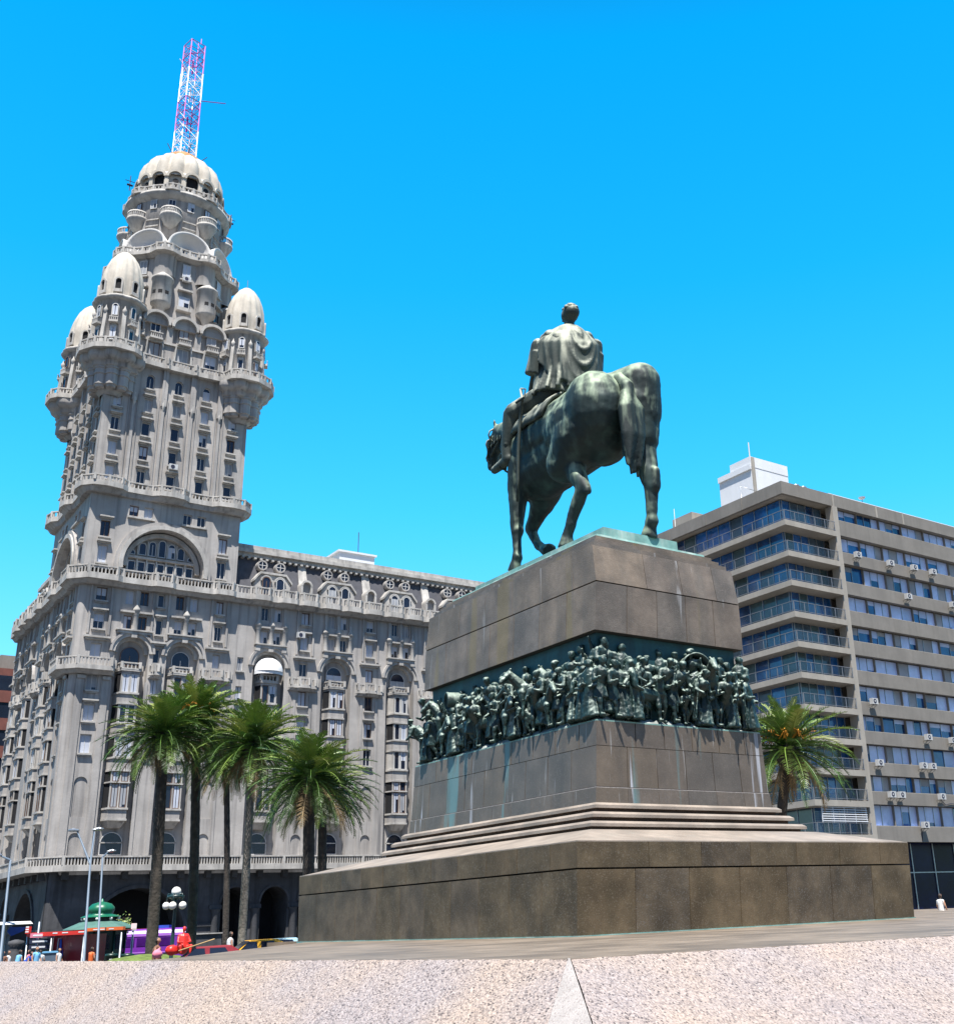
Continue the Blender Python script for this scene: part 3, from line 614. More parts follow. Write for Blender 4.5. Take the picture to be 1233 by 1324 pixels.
for k, c in enumerate(cen):
    mb = MB()   # corbels: clustered stone drums stepping in below
    mb.lathe(c[0], c[1], [(1.6, 54.1), (2.35, 54.3), (2.5, 54.45), (2.5, 54.8), (2.7, 54.85), (3.0, 55.1), (3.1, 55.3), (3.1, 55.75)], 60, 0, lob=10, la=.14)
    for a in (-90, -52, -15, 22, 60, 98, 136, 174, 212, 250):
        a = R(a + 90 * k - 35); x, y = c[0] + 1.55 * math.sin(a), c[1] - 1.55 * math.cos(a)
        mb.lathe(x, y, [(.02, 52.2), (.42, 52.22), (.48, 52.45), (.6, 52.5), (.6, 53.5), (.7, 53.55), (.7, 53.7), (.64, 53.75), (.64, 54.1), (.74, 54.15), (.74, 54.3)], 12, 0, sm=False)
    mb.lathe(c[0], c[1], [(.9, 51.8), (1.3, 52.2), (1.5, 54.2)], 16, 0)
    mb.build('corner_corbel', WM, palace)
    tm = MB()
    tm.lathe(c[0], c[1], [(2.12, 56.3), (2.12, 61.7), (2.25, 61.75), (2.3, 62.0)], 24, 0)
    tm.lathe(c[0], c[1], [(2.05, 61.6), (2.5, 61.75), (2.62, 61.95), (2.5, 62.1), (2.1, 62.15)], 32, 1, lob=8, la=.05)
    for j in range(8):
        az = 22.5 + 45 * j; Tt = TA(c[0], c[1], az, 2.12)
        tm.box((-.35, 0, 59.75), (.35, .03, 61.2), 1, Tt); win(Tt, 0, 59.8, .55, 1.3, -.05, True); win(Tt, 0, 57.1, .55, 1.5, -.02)
        tm.box((-.42, 0, 58.9), (.42, .5, 59.1), 1, Tt); tm.box((-.42, .42, 59.4), (.42, .5, 59.5), 1, Tt); tm.prism([Tt(-.3, 0, 0)[:2], Tt(.3, 0, 0)[:2], Tt(.12, .12, 0)[:2], Tt(-.12, .12, 0)[:2]], 58.4, 58.9, 1)
        for q in range(5): tm.box((-.38 + .18 * q, .43, 59.1), (-.32 + .18 * q, .49, 59.4), 1, Tt)
        Tb = TA(c[0], c[1], 45 * j, 2.1)
        v = [(-.17, 0, 56.3), (.17, 0, 56.3), (.17, .5, 56.3), (-.17, .5, 56.3), (-.17, 0, 60.3), (.17, 0, 60.3), (.17, .2, 60.3), (-.17, .2, 60.3)]
        tm.add([Tb(*p) for p in v], [(0, 1, 5, 4), (1, 2, 6, 5), (2, 3, 7, 6), (3, 0, 4, 7), (4, 5, 6, 7)], 1)
        a = Tb(0, .16, 0); tm.lathe(a[0], a[1], [(.05, 59.9), (.2, 60.2), (.22, 60.45), (.08, 60.7), (.02, 60.95)], 8, 1)
        # dome dormers
        Td = TA(c[0], c[1], 22.5 + 45 * j, 1.98)
        tm.ring(0, 63.75, .26, .42, 0, 180, -.12, .22, 1, Td, 10); tm.box((-.42, -.1, 62.5), (-.26, .22, 63.75), 1, Td); tm.box((.26, -.1, 62.5), (.42, .22, 63.75), 1, Td)
        tm.extr([(-.25, 62.6)] + arc(0, 63.75, .25, n=8) + [(.25, 62.6)], 0.0, .06, 2, Td)
        tm.box((-.25, .06, 62.5), (.25, .2, 62.85), 1, Td)
    tu = tm.build('corner_turret', WM, palace)
    dm = MB()
    dm.lathe(c[0], c[1], [(2.0, 62.1), (2.08, 63.0), (2.08, 64.0), (1.98, 65.0), (1.75, 66.0), (1.38, 66.95), (.9, 67.7), (.4, 68.15), (.05, 68.3)], 64, 0, lob=16, la=.07)
    dm.tube([(c[0], c[1], 68.2), (c[0], c[1], 69.3)], .03, 5, 1)
    dm.build('turret_dome', ['dome', 'stucco_dark'], tu)

# ------------- round upper tower
CX = CY = TOW / 2
mb = MB()
mb.lathe(CX, CY, [(5.55, 61.4), (5.55, 70.1)], 48, 0, sm=False)
mb.prism([(CX - 6.6, CY - 6.6), (CX + 6.6, CY - 6.6), (CX + 6.6, CY + 6.6), (CX - 6.6, CY + 6.6)], 61.3, 62.2, 0, top=[(CX - 5.6, CY - 5.6), (CX + 5.6, CY - 5.6), (CX + 5.6, CY + 5.6), (CX - 5.6, CY + 5.6)])
mb.lathe(CX, CY, [(4.4, 70), (4.4, 73.2), (4.9, 73.5), (4.88, 78.4)], 48, 0); mb.lathe(CX, CY, [(5.5, 70.05), (4.3, 70.1)], 48, 0)
mb.lathe(CX, CY, [(4.9, 77.6), (5.25, 77.9), (5.6, 78.2), (5.6, 78.45), (4.6, 78.5)], 48, 1)
mb.lathe(CX, CY, [(4.3, 78.4), (4.3, 81.2)], 48, 2)
for k in range(8):
    az = 22.5 + 45 * k; T0 = TA(CX, CY, az, 5.55); x, y = T0(0, .55, 0)[:2]
    mb.lathe(x, y, [(.02, 62.5), (.3, 62.9), (.55, 63.5), (.98, 63.8), (1.02, 64.0), (1.0, 66.6), (1.12, 66.7), (1.1, 66.9), (.8, 67.2), (.4, 67.5), (.3, 67.7)], 20, 1)
    mb.lathe(x, y, [(.2, 67.4), (.32, 67.9), (.22, 68.6), (.1, 69.1), (.03, 69.5)], 8, 1)
    for s_ in (-.7, 0, .7):
        a_ = TA(x, y, az + s_ * 55, 1.0); mb.box((-.2, -.02, 64.75), (.2, .02, 65.15), 2, a_)
    mb.lathe(*T0(0, -.25, 0)[:2], [(1.15, 67.4), (1.15, 69.9), (1.35, 70.1)], 16, 0)
    T1 = TA(CX, CY, az, 4.9); x, y = T1(0, .1, 0)[:2]       # half round balconies above
    mb.lathe(x, y, [(.02, 73.8), (.6, 74.2), (.95, 74.9), (1.15, 75.2), (1.15, 75.4), (.2, 75.45)], 18, 1)
    mb.lathe(x, y, [(1.12, 75.95), (1.12, 76.1), (.95, 76.1), (.95, 75.95), (1.12, 75.95)], 18, 1)
    for j in range(16):
        b = TA(x, y, az - 80 + j * 10.6, 1.03); mb.box((-.05, -.04, 75.4), (.05, .05, 75.96), 1, b)
    for dz in (-22.5, 0): win(TA(CX, CY, az + dz, 4.88), 0, 76.4, .75, 1.15, -.03)
    for z_ in (74.2, 75.0): mb.box((-.7, 0, z_), (.7, .1, z_ + .12), 1, TA(CX, CY, az + 22.5, 4.88))
    mb.box((-.16, 0, 73.4), (.16, .12, 76.1), 0, TA(CX, CY, az + 11.2, 4.88)); mb.box((-.16, 0, 73.4), (.16, .12, 76.1), 0, TA(CX, CY, az - 11.2, 4.88))
    az2 = 45 * k; T2 = TA(CX, CY, az2, 5.52)
    win(T2, 0, 67.8, .85, 1.6, -.03); win(T2, 0, 64.2, 1.15, 1.3, -.03); win(T2, -.9, 62.3, .0001, .0001, -.03) if False else None
    mb.box((-.75, 0, 66.1), (.75, .45, 66.3), 1, T2); mb.box((-.62, 0, 67.45), (.62, .25, 67.6), 1, T2); mb.box((-.75, 0, 63.7), (.75, .5, 64.1), 1, T2)
mb.build('upper_drum', WM, palace)
pts = []; ins = []
for k in range(8):
    for da, r in ((-14, 6.35), (-7, 6.95), (0, 7.15), (7, 6.95), (14, 6.35), (22.5, 6.2)):
        a = R(22.5 + 45 * k + da); pts.append((CX + r * math.sin(a), CY - r * math.cos(a))); ins.append((CX + 5.2 * math.sin(a), CY - 5.2 * math.cos(a)))
pts.append(pts[0]); ins.append(ins[0]); balcony(pts, ins, 69.95, .35, .6, 'drum_balcony', corbel=.25, step=.3)
pts = []; ins = []
for k in range(8):
    for da, r in ((-11, 5.45), (-6, 5.75), (0, 5.85), (6, 5.75), (11, 5.45), (22.5, 5.45)):
        a = R(22.5 + 45 * k + da); pts.append((CX + r * math.sin(a), CY - r * math.cos(a))); ins.append((CX + 4.3 * math.sin(a), CY - 4.3 * math.cos(a)))
pts.append(pts[0]); ins.append(ins[0]); balcony(pts, ins, 78.42, .25, .55, 'dome_balcony', step=.28, corbel=.2)
for k in range(8):                 # plaster shells between the oriels
    sh = MB(); T = TA(CX, CY, 45 * k, 0); n = 18; v = []
    prof = [(2.3, 6.0), (2.1, 6.02), (2.0, 5.85), (1.5, 5.2), (.75, 4.9), (.62, 5.1), (.55, 4.8)]
    for r, d in prof:
        for i in range(n + 1):
            a = R(-14 + 208 * i / n); v.append(T(r * math.cos(a), d - .35 * max(0, math.sin(a)) * r / 2.3, 71.15 + r * math.sin(a)))
    f = [(j * (n + 1) + i, j * (n + 1) + i + 1, (j + 1) * (n + 1) + i + 1, (j + 1) * (n + 1) + i) for j in range(len(prof) - 1) for i in range(n)]
    sh.add(v, f, 0, True)
    v = []
    for r, d in ((2.3, 6.0), (2.32, 4.4)):
        for i in range(n + 1):
            a = R(-14 + 208 * i / n); v.append(T(r * math.cos(a), d - (.35 * max(0, math.sin(a)) if d > 5 else 0), 71.15 + r * math.sin(a) - (.0 if d > 5 else .3)))
    sh.add(v, [(i, i + 1, n + 2 + i, n + 1 + i) for i in range(n)], 0, True)
    sh.extr(arc(0, 71.2, .56, 200, -20), 4.85, 4.95, 1, T)
    sh.box((-.05, 4.95, 71.0), (.05, 5.0, 71.7), 0, T)
    sh.build('shell_niche', ['shell', 'glass'], palace)
dm = MB()
dm.lathe(CX, CY, [(4.62, 81.15), (4.66, 81.9), (4.55, 82.9), (4.2, 83.9), (3.6, 84.7), (2.8, 85.35), (2.0, 85.75), (1.5, 85.9)], 160, 0, lob=16, la=.12, ph=PI / 2)
for k in range(16):
    T = TA(CX, CY, 22.5 * k, 4.55)
    dm.ring(0, 80.75, .68, .95, 0, 180, -.35, .25, 0, T, 12); dm.box((.68, -.35, 79.0), (1.05, .1, 80.75), 0, T)
    dm.box((-1.05, -.35, 79.0), (-.68, .1, 80.75), 0, T)
    if k % 2: dm.extr([(-.3, 79.2)] + arc(0, 80.4, .3, n=8) + [(.3, 79.2)], -.2, -.1, 1, T); dm.extr([(-.66, 79.1), (-.66, 81.2), (.66, 81.2), (.66, 79.1)], -.3, -.21, 0, T)
dm.lathe(CX, CY, [(4.2, 81.3), (4.65, 81.45), (4.68, 81.1)], 64, 0)
d_ = dm.build('dome', ['dome', 'dark'], palace)
rc = MB(); rc.lathe(CX, CY, [(2.25, 85.5), (2.15, 86.0), (1.6, 86.5), (.2, 86.75)], 20, 0); rc.build('rusty_cap', ['rust'], d_)
mast = thing('radio_mast', 'square red and white lattice radio mast on top of the domed tower', 'mast', (XC + CX * S, YF + CY * S, ZS + 86.3 * S), R(12), None, S)
lm = MB(); hwid = .95; zt = 16.7; seg_h = zt / 8
for k in range(8):
    m_ = 1 if k in (0, 1, 4, 5) else 0; a, b = k * seg_h, (k + 1) * seg_h; h0 = hwid * (1 - .012 * k)
    cs = [(-h0, -h0), (h0, -h0), (h0, h0), (-h0, h0)]
    for i in range(4):
        p, q = cs[i], cs[(i + 1) % 4]
        lm.tube([(*p, a), (*p, b)], .07, 5, m_); lm.tube([(*p, b), (*q, b)], .05, 5, m_); lm.tube([(*p, a), (*q, (a + b) / 2)], .035, 4, m_); lm.tube([(*q, (a + b) / 2), (*p, b)], .035, 4, m_)
        lm.tube([(*p, (a + b) / 2), (*q, (a + b) / 2)], .035, 4, m_)
    if k % 2 == 0: lm.tube([(0, 0, a), (0, 0, b)], .1, 6, m_)
lm.build('lattice', ['mast_red', 'mast_white'], mast)
an = MB(); an.tube([(.9, -.9, 8.6), (3.2, -2.6, 8.6)], .05, 5, 0); an.tube([(-.95, -.9, 11.5), (-2.6, -1.9, 11.9)], .05, 5, 1); an.tube([(-2.0, -1.6, 8.6), (-2.0, -1.6, 11.2)], .06, 5, 1)
an.tube([(.9, .9, 16.6), (.9, .9, 18.4)], .05, 5, 0); an.tube([(.3, -.9, 16.6), (.3, -.9, 17.4)], .05, 5, 0)
for k in range(5): an.tube([(-1.2 + .1 * k, -1, .2 + 1.2 * k), (-1.6, -1.2, .5 + 1.2 * k)], .06, 5, 1)
an.build('antenna', ['mast_red', 'mast_white'], mast)
mb = MB()
for x, y, z in ((CX - 5.9, CY - 2.2, 78.6), (CX + 5.6, CY - 1.2, 78.6)):
    mb.tube([(x, y, z), (x, y, z + 1.9)], .05, 5); mb.tube([(x - .5, y, z + 1.2), (x + .5, y, z + 1.2)], .04, 5); mb.tube([(x - .3, y, z + .7), (x + .3, y, z + .7)], .12, 5)
for a in range(6):
    a = R(a * 60); mb.tube([(CX + 1.5 * math.sin(a), CY - 1.5 * math.cos(a), 86), (CX + 2.6 * math.sin(a), CY - 2.6 * math.cos(a), 87)], .05, 4)
mb.build('small_antenna', ['navy'], palace)

# ------------- mansard roof
def mansard(T, u0, U, bays, pil):
    mb = MB()
    mb.quad([T(u0, -.5, 33.6), T(U, -.5, 33.6), T(U, -1.9, 38.3), T(u0, -1.9, 38.3)], 2)
    mb.box((u0, -2.2, 38.25), (U, -1.55, 38.6), 1, T); mb.box((u0, -2.2, 38.6), (U, -1.2, 38.95), 1, T); mb.box((u0, -2.2, 38.953), (U, -1.45, 39.45), 1, T)
    k = u0 + .3
    while k < U - .4: mb.box((k, -1.9, 38.0), (k + .26, -1.35, 38.24), 1, T); k += .62
    for c in bays:
        if c < u0 + 1: continue
        # double dormer with canted stone frame
        mb.extr([(c - 1.85, 33.6), (c - 1.85, 35.5), (c - 1.2, 36.2), (c + 1.2, 36.2), (c + 1.85, 35.5), (c + 1.85, 33.6)], -1.4, -.3, 1, T)
        mb.extr([(c - 2.0, 35.35), (c - 1.3, 36.2), (c + 1.3, 36.2), (c + 2.0, 35.35), (c + 2.0, 35.6), (c + 1.35, 36.42), (c - 1.35, 36.42), (c - 2.0, 35.6)], -1.5, -.12, 1, T)
        for s_ in (-.72, .72):
            win(T, c + s_, 34.0, .85, 1.9, .22, True, 'dark' if s_ > 0 else None); mb.ring(c + s_, 35.48, .46, .6, 0, 180, -.25, -.12, 1, T)
        for s_ in (-.95, .95):
            mb.ring(c + s_, 37.3, .4, .53, 0, 360, -1.9, -.85, 0, T, 20); mb.extr(arc(c + s_, 37.3, .42, 0, 360, 16)[:-1], -1.6, -.95, 3, T)
            mb.box((c + s_ - .42, -.94, 37.27), (c + s_ + .4, -.88, 37.33), 4, T); mb.box((c + s_ - .03, -.94, 36.9), (c + s_ + .03, -.879, 37.7), 4, T)
    for c in pil:
        if c < u0: continue
        mb.add([T(c - .5, -.42, 33.7), T(c + .5, -.42, 33.7), T(c + .42, -1.75, 38.2), T(c - .42, -1.75, 38.2), T(c - .5, -1.0, 33.7), T(c + .5, -1.0, 33.7)], [(0, 1, 2, 3), (0, 3, 4), (1, 2, 5)], 1)
        mb.ring(c, 35.5, .42, .62, 0, 180, -1.5, .0, 1, T); mb.box((c - .62, -1.2, 33.7), (c - .42, -.02, 35.5), 1, T); mb.box((c + .42, -1.2, 33.7), (c + .62, -.02, 35.5), 1, T)
        mb.extr([(c - .42, 33.7)] + arc(c, 35.5, .42) + [(c + .42, 33.7)], -.6, -.4, 0, T)
    return mb.build('mansard_roof', ['stucco', 'stucco2', 'slate', 'glass', 'wframe'], palace)
mansard(TF, TOW, UF, BF, [21.6, 28.8, 36.0, 43.1, 50.3]); mansard(TL, TOW, UL, BL, [20.0, 25.2])
mb = MB(); mb.quad([(TOW, 2, 39.2), (UF, 2, 39.2), (UF, 14, 39.2), (TOW, 14, 39.2)], 0); mb.quad([(2, TOW, 39.2), (14, TOW, 39.2), (14, UL, 39.2), (2, UL, 39.2)], 0)
mb.box((UF - .3, 2, 33.1), (UF, 14, 39.1), 0); mb.box((2, UL - .3, 33.1), (14, UL, 39.1), 0)
mb.box((26.8, 4, 39.2), (31, 8, 41.2), 1); mb.box((26.6, 3.8, 41.2), (31.2, 8.2, 41.4), 1)
mb.build('roof_deck', ['stucco', 'white'], palace)
mb = MB(); mb.tube([(29, 4, 41.4), (29, 4, 43.8)], .05, 5); mb.build('roof_antenna', ['navy'], palace)
# white domed awning over one arched window, air conditioners, dishes
mb = MB(); T = TF; n = 12; v = []
for j in range(7):
    t = R(90 * j / 6)
    for i in range(n + 1):
        a = R(180 * i / n); v.append(T(18.05 + 1.42 * math.cos(a) * (.12 + .88 * math.cos(t)), -.1 + 1.25 * math.sin(a) * (.1 + .9 * math.cos(t)), 26.2 + 1.4 * math.sin(t)))
mb.add(v, [(j * (n + 1) + i, j * (n + 1) + i + 1, (j + 1) * (n + 1) + i + 1, (j + 1) * (n + 1) + i) for j in range(6) for i in range(n)], 0, True)
mb.add([T(18.05 + 1.42 * math.cos(R(180 * i / n)), -.1 + 1.15 * math.sin(R(180 * i / n)), z) for z in (25.9, 26.2) for i in range(n + 1)], [(i, i + 1, n + 2 + i, n + 1 + i) for i in range(n)], 0)
mb.build('awning', ['awning'], palace)
for T, u, z in ((TF, 7.05, 45.2), (TF, 12.6, 53.9), (TF, 21.0, 29.9), (TA(CX, CY, 0, 5.55), 0, 67.2), (TF, 5.4, 19.7)):
    mb = MB(); mb.box((u - .4, .2, z), (u + .4, .6, z + .55), 0, T); mb.extr(arc(u - .08, z + .27, .2, 0, 360, 12)[:-1], .6, .62, 1, T); mb.build('air_conditioner', ['ac_white', 'navy'], palace)

# ------------- windows of the tower building: the largest in view are parts, the rest one part
rnd = random.Random(3); cl = Vector((-22.15, -105, 2.5)); sc_ = []
for s_ in WIN:
    T, c, z0, w_, h, dep = s_[:6]; p = Vector(T(c, -dep, z0 + h / 2)); p2 = Vector(T(c, -dep + 1, z0 + h / 2)); n_ = (p2 - p).normalized(); v_ = cl - p; L_ = v_.length
    cosv = n_.dot(v_) / L_; px = p.x > 36.5 and False
    sc_.append((w_ * h * cosv / L_ ** 2 * (1 if p.x < 38 else .01), s_))
sc_.sort(key=lambda t: -t[0]); rest = MB()
for k, (a, s_) in enumerate(sc_):
    if k < 100: mb = MB(); window_mesh(mb, *s_, rnd); mb.build('window', WMATS, palace)
    else: window_mesh(rest, *s_, rnd)
rest.build('window', WMATS, palace)['kind'] = 'stuff'
# ---------------------------------------------------------------- monument pedestal
PX, PY = 22.81, 30.92
ped = thing('monument_pedestal', 'dark granite monument pedestal with stepped base and bronze relief of figures', 'monument', (PX, PY, 0))
rp = random.Random(11)
def panelled(name, hx, hy, z0, z1, hx1, hy1, cols, mats, gap=.012, parent=None, off=0.0):
    """battered block faced with stone slabs and fine joints"""
    mb = MB(); g = .03
    q = lambda a, b: [(-a, -b), (a, -b), (a, b), (-a, b)]
    mb.prism(q(hx - g, hy - g), z0, z1 - .01, 3, ID, top=q(hx1 - g, hy1 - g))
    for fc in range(4):
        L = hx if fc % 2 == 0 else hy; n = cols[fc % 2]; L1 = hx1 if fc % 2 == 0 else hy1
        xs = [(-1 + 2 * i / n) + (off * (1 if 0 < i < n else 0) / n) for i in range(n + 1)]
        for i in range(n):
            a, b = xs[i], xs[i + 1]
            def P(t, z, o):
                s_ = (z - z0) / (z1 - z0); H = (hx + (hx1 - hx) * s_, hy + (hy1 - hy) * s_)
                l = H[0] if fc % 2 == 0 else H[1]; d = (H[1] if fc % 2 == 0 else H[0]) - o
                e = t * l
                return ((e, -d, z), (d, e, z), (-e, d, z), (-d, -e, z))[fc]
            ga = gap / L if i > 0 else 0; gb = gap / L if i < n - 1 else 0
            zz = (z0 + (gap if z0 > 0 else 0), z1)
            v = [P(a + ga, zz[0], 0), P(b - gb, zz[0], 0), P(b - gb, zz[1], 0), P(a + ga, zz[1], 0), P(a + ga, zz[0], g), P(b - gb, zz[0], g), P(b - gb, zz[1], g), P(a + ga, zz[1], g)]
            fs = [(0, 1, 2, 3), (0, 1, 5, 4), (2, 3, 7, 6)] + ([(1, 2, 6, 5)] if i < n - 1 else []) + ([(3, 0, 4, 7)] if i > 0 else []); mb.add(v, fs, rp.choice((0, 1, 2)))
    mb.quad([(-hx1 + .01, -hy1 + .01, z1 - .004), (hx1 - .01, -hy1 + .01, z1 - .004), (hx1 - .01, hy1 - .01, z1 - .004), (-hx1 + .01, hy1 - .01, z1 - .004)], 2)
    return mb.build(name, mats, parent or ped)
GM = ['granite_a', 'granite_b', 'granite_c', 'joint']; BM_ = ['block_a', 'block_b', 'block_c', 'joint']; PMt = ['plinth_a', 'plinth_b', 'plinth_c', 'joint']
bb = panelled('base', 6.256, 8.185, -.48, 1.055, 6.25, 8.27, (7, 11), GM, .012)
panelled('base', 6.25, 8.27, 1.085, 1.70, 6.25, 8.31, (7, 11), GM, .012, off=.5)
mb = MB(); mb.prism([(-6.285, -8.215), (6.285, -8.215), (6.285, 8.215), (-6.285, 8.215)], -.48, -.435); mb.build('base_seam', ['teal'], ped)
# sloping shoulder above the base, then three steps
mb = MB(); q = lambda a, b: [(-a, -b), (a, -b), (a, b), (-a, b)]
mb.prism(q(6.24, 8.30), 1.70, 1.73, 0); mb.prism(q(6.2, 8.26), 1.731, 2.16, 0, ID, top=q(4.35, 6.35))
mb.build('shoulder', ['step'], ped)
zs_, hx, hy = 2.16, 4.25, 6.18
for k in range(3):
    mb = MB(); z = 2.14 + .27 * k; a, b = 4.2 - .27 * k, 6.15 - .24 * k
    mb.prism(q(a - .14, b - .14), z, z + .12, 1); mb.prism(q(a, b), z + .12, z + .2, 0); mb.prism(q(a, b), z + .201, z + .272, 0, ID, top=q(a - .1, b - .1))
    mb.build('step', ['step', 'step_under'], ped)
panelled('plinth', 3.46, 5.46, 2.94, 3.38, 3.43, 5.44, (6, 10), PMt, .006)
mb = MB(); mb.prism(q(3.42, 5.43), 3.375, 3.40, 0); mb.build('plinth_line', ['smooth_granite'], ped)
panelled('plinth', 3.40, 5.42, 3.40, 4.55, 3.33, 5.41, (6, 9), PMt, .014); panelled('plinth', 3.33, 5.41, 4.552, 5.26, 3.29, 5.405, (6, 9), PMt, .014, off=.6)
mb = MB(); mb.prism(q(3.28, 5.40), 5.262, 5.30, 0); mb.prism(q(2.83, 4.97), 5.30, 7.99, 1, ID, top=q(2.83, 4.97)); mb.build('frieze_ground', ['teal', 'frieze_bg'], ped)
# rocky strip the relief stands on
rk = MB(); n = 0
for fc in range(4):
    L = 3.2 if fc % 2 == 0 else 5.3; D = 5.3 if fc % 2 == 0 else 3.2; inn = 4.8 if fc % 2 == 0 else 2.7; N = int(L * 16)
    rows = []
    for j in range(5):
        for i in range(N + 1):
            t = -L + 2 * L * i / N; d = D - (D - inn) * j / 4; t2 = max(-d if fc % 2 else -99, t)
            z = 5.3 + (0.02 if j == 0 else (.05 + .13 * (j / 4) ** .5 + rp.uniform(-.05, .06)))
            rows.append(((t, -d, z), (d, t, z), (-t, d, z), (-d, -t, z))[fc])
    rk.add(rows, [(j * (N + 1) + i, j * (N + 1) + i + 1, (j + 1) * (N + 1) + i + 1, (j + 1) * (N + 1) + i) for j in range(4) for i in range(N)], 0, True)
rk.build('relief_rocks', ['rock'], ped)
panelled('upper_block', 3.05, 5.2, 8.0, 9.50, 2.97, 5.27, (5, 7), BM_, .014); panelled('upper_block', 2.97, 5.27, 9.53, 10.72, 2.93, 5.1, (4, 6), BM_, .01, off=.7)
for k in range(3): 
    z = 10.72 + .17 * k; a, b = 2.80 - .17 * k, 5.0 - .16 * k; panelled('upper_block', a, b, z, z + .172, a, b, (3, 5), BM_, .002)
mb = MB(); mb.prism(q(2.34, 4.58), 11.235, 11.27, 1); mb.prism(q(2.30, 4.54), 11.27, 11.37, 0, ID, top=q(2.27, 4.5)); mb.build('bronze_plate', ['teal', 'teal'], ped)
mb = MB(); mb.prism(q(1.60, 4.0), 11.37, 11.88, 0, ID, top=q(1.58, 3.98)); mb.build('bronze_plate', ['teal'], ped)

# ---- relief figures: bronze forms fused to one skin each
def fig(kind, seed):
    r = random.Random(seed); mb = MB()
    j = lambda a: r.uniform(-a, a)
    if kind == 'robe':
        mb.tube([(0, 0, 0), (j(.04), .02, .5), (j(.05), 0, 1.0), (0, 0, 1.3)], [.34, .27, .21, .2], 14)
        for k in range(9):
            a = k * 2 * PI / 9; x, y = math.cos(a), math.sin(a); mb.tube([(x * .36, y * .3, 0), (x * .29, y * .24, .5), (x * .17, y * .15, 1.1)], [.05, .04, .03], 6)
        cap_(mb, (-.24, 0, 1.38), (.24, 0, 1.38), .1, .1)
        mb.ball((0, 0, 1.35), .24, 0, 12, (1, .7, 1)); cap_(mb, (0, 0, 1.4), (0, -.02, 1.58), .08, .08); mb.ball((j(.03), -.03, 1.70), .125, 0, 12, (.9, 1, 1.15))
        cap_(mb, (-.27, 0, 1.36), (-.3, -.1, 1.02), .09, .07); cap_(mb, (-.3, -.1, 1.02), (-.08, -.3, 1.05), .07, .055)
        cap_(mb, (.27, 0, 1.36), (.32, -.06, 1.0), .09, .07); cap_(mb, (.32, -.06, 1.0), (.12, -.3, .9), .07, .055)
        mb.ball((0, .02, 1.74), .14, 0, 12, (1.05, 1.05, .9)); mb.tube([(0, .08, 1.75), (0, .2, 1.3), (0, .25, .7)], [.1, .2, .22], 8)
    else:
        lean = {'walk': .12, 'stoop': .38, 'child': .03, 'arm': .0}[kind]; sx = .22
        st = r.uniform(.12, .25)
        for s_, y in ((-1, -st), (1, st)):
            cap_(mb, (s_ * .11, 0, .88), (s_ * .13, y * .5 - .06, .48), .125, .09); cap_(mb, (s_ * .13, y * .5 - .06, .48), (s_ * .12, y + .05, .08), .085, .055); cap_(mb, (s_ * .12, y + .05, .05), (s_ * .13, y - .15, .03), .06, .04)
        cap_(mb, (0, 0, .92), (0, -lean, 1.32), .17, .21); mb.ball((0, -lean, 1.34), .24, 0, 12, (1, .72, .9)); cap_(mb, (-.22, -lean, 1.4), (.22, -lean, 1.4), .09, .09)
        cap_(mb, (0, -lean, 1.42), (0, -lean * 1.3 - .02, 1.58), .075, .07); mb.ball((0, -lean * 1.4 - .04, 1.68), .12, 0, 12, (.9, 1, 1.15))
        mb.ball((.02, -lean * 1.4 - .01, 1.74), .12, 0, 12, (1.05, 1.05, .7))
        if kind == 'arm': cap_(mb, (.25, 0, 1.4), (.42, -.1, 1.62), .085, .07); cap_(mb, (.42, -.1, 1.62), (.5, -.2, 1.92), .065, .045)
        else: cap_(mb, (.25, -lean, 1.38), (.33, -lean - .04, 1.08), .085, .065); cap_(mb, (.33, -lean - .04, 1.08), (.2, -lean - .26, .95), .06, .05)
        cap_(mb, (-.25, -lean, 1.38), (-.34, -lean - .02, 1.06), .085, .065); cap_(mb, (-.34, -lean - .02, 1.06), (-.3, -lean - .28, 1.12), .06, .05)
        # cloak on the back, coat skirts
        mb.tube([(0, .08 - lean, 1.42), (0, .16, 1.0), (j(.05), .2, .6)], [.2, .24, .22], 10)
        if kind == 'walk': mb.tube([(0, 0, 1.0), (0, -.02, .55)], [.2, .27], 10)
        if kind == 'stoop': cap_(mb, (.3, -.5, 1.5), (.36, -.45, .05), .03, .03); mb.ball((-.1, .25, 1.25), .25)
    return mb
PROT = []
for k, (kd, sd_) in enumerate((('robe', 1), ('walk', 2), ('stoop', 3), ('arm', 4), ('robe', 5), ('walk', 6), ('walk', 7), ('stoop', 8))):
    o = remeshed(fig(kd, sd_), 'relief_figure', ['bronze_rel'], .028, 2, ped, None, (.12, .045)); PROT.append(o)
def hs_(mb, s=1.0):      # a small horse, facing -y
    cap_(mb, (0, -.45, 1.0), (0, .5, 1.02), .30, .31); mb.ball((0, .55, 1.02), .34, 0, 12, (.95, 1, 1)); cap_(mb, (0, -.55, 1.1), (0, -.95, 1.5), .22, .13)
    cap_(mb, (0, -.95, 1.52), (0, -1.28, 1.22), .13, .075); mb.ball((0.06, -.93, 1.66), .05); mb.ball((-.06, -.93, 1.66), .05)
    for x, y in ((-.15, -.5), (.15, -.6), (-.16, .6), (.16, .5)):
        cap_(mb, (x, y, .85), (x, y + .03, .48), .14, .075); cap_(mb, (x, y + .03, .48), (x, y - .02, .06), .065, .05)
    mb.tube([(0, .85, 1.15), (0, 1.0, .8), (0, .98, .4)], [.06, .09, .04], 8)
hb = MB(); hs_(hb); horse_rel = remeshed(hb, 'relief_horse', ['bronze_rel'], .03, 2, ped, None, (.12, .04))
rb = MB(); hs_(rb)
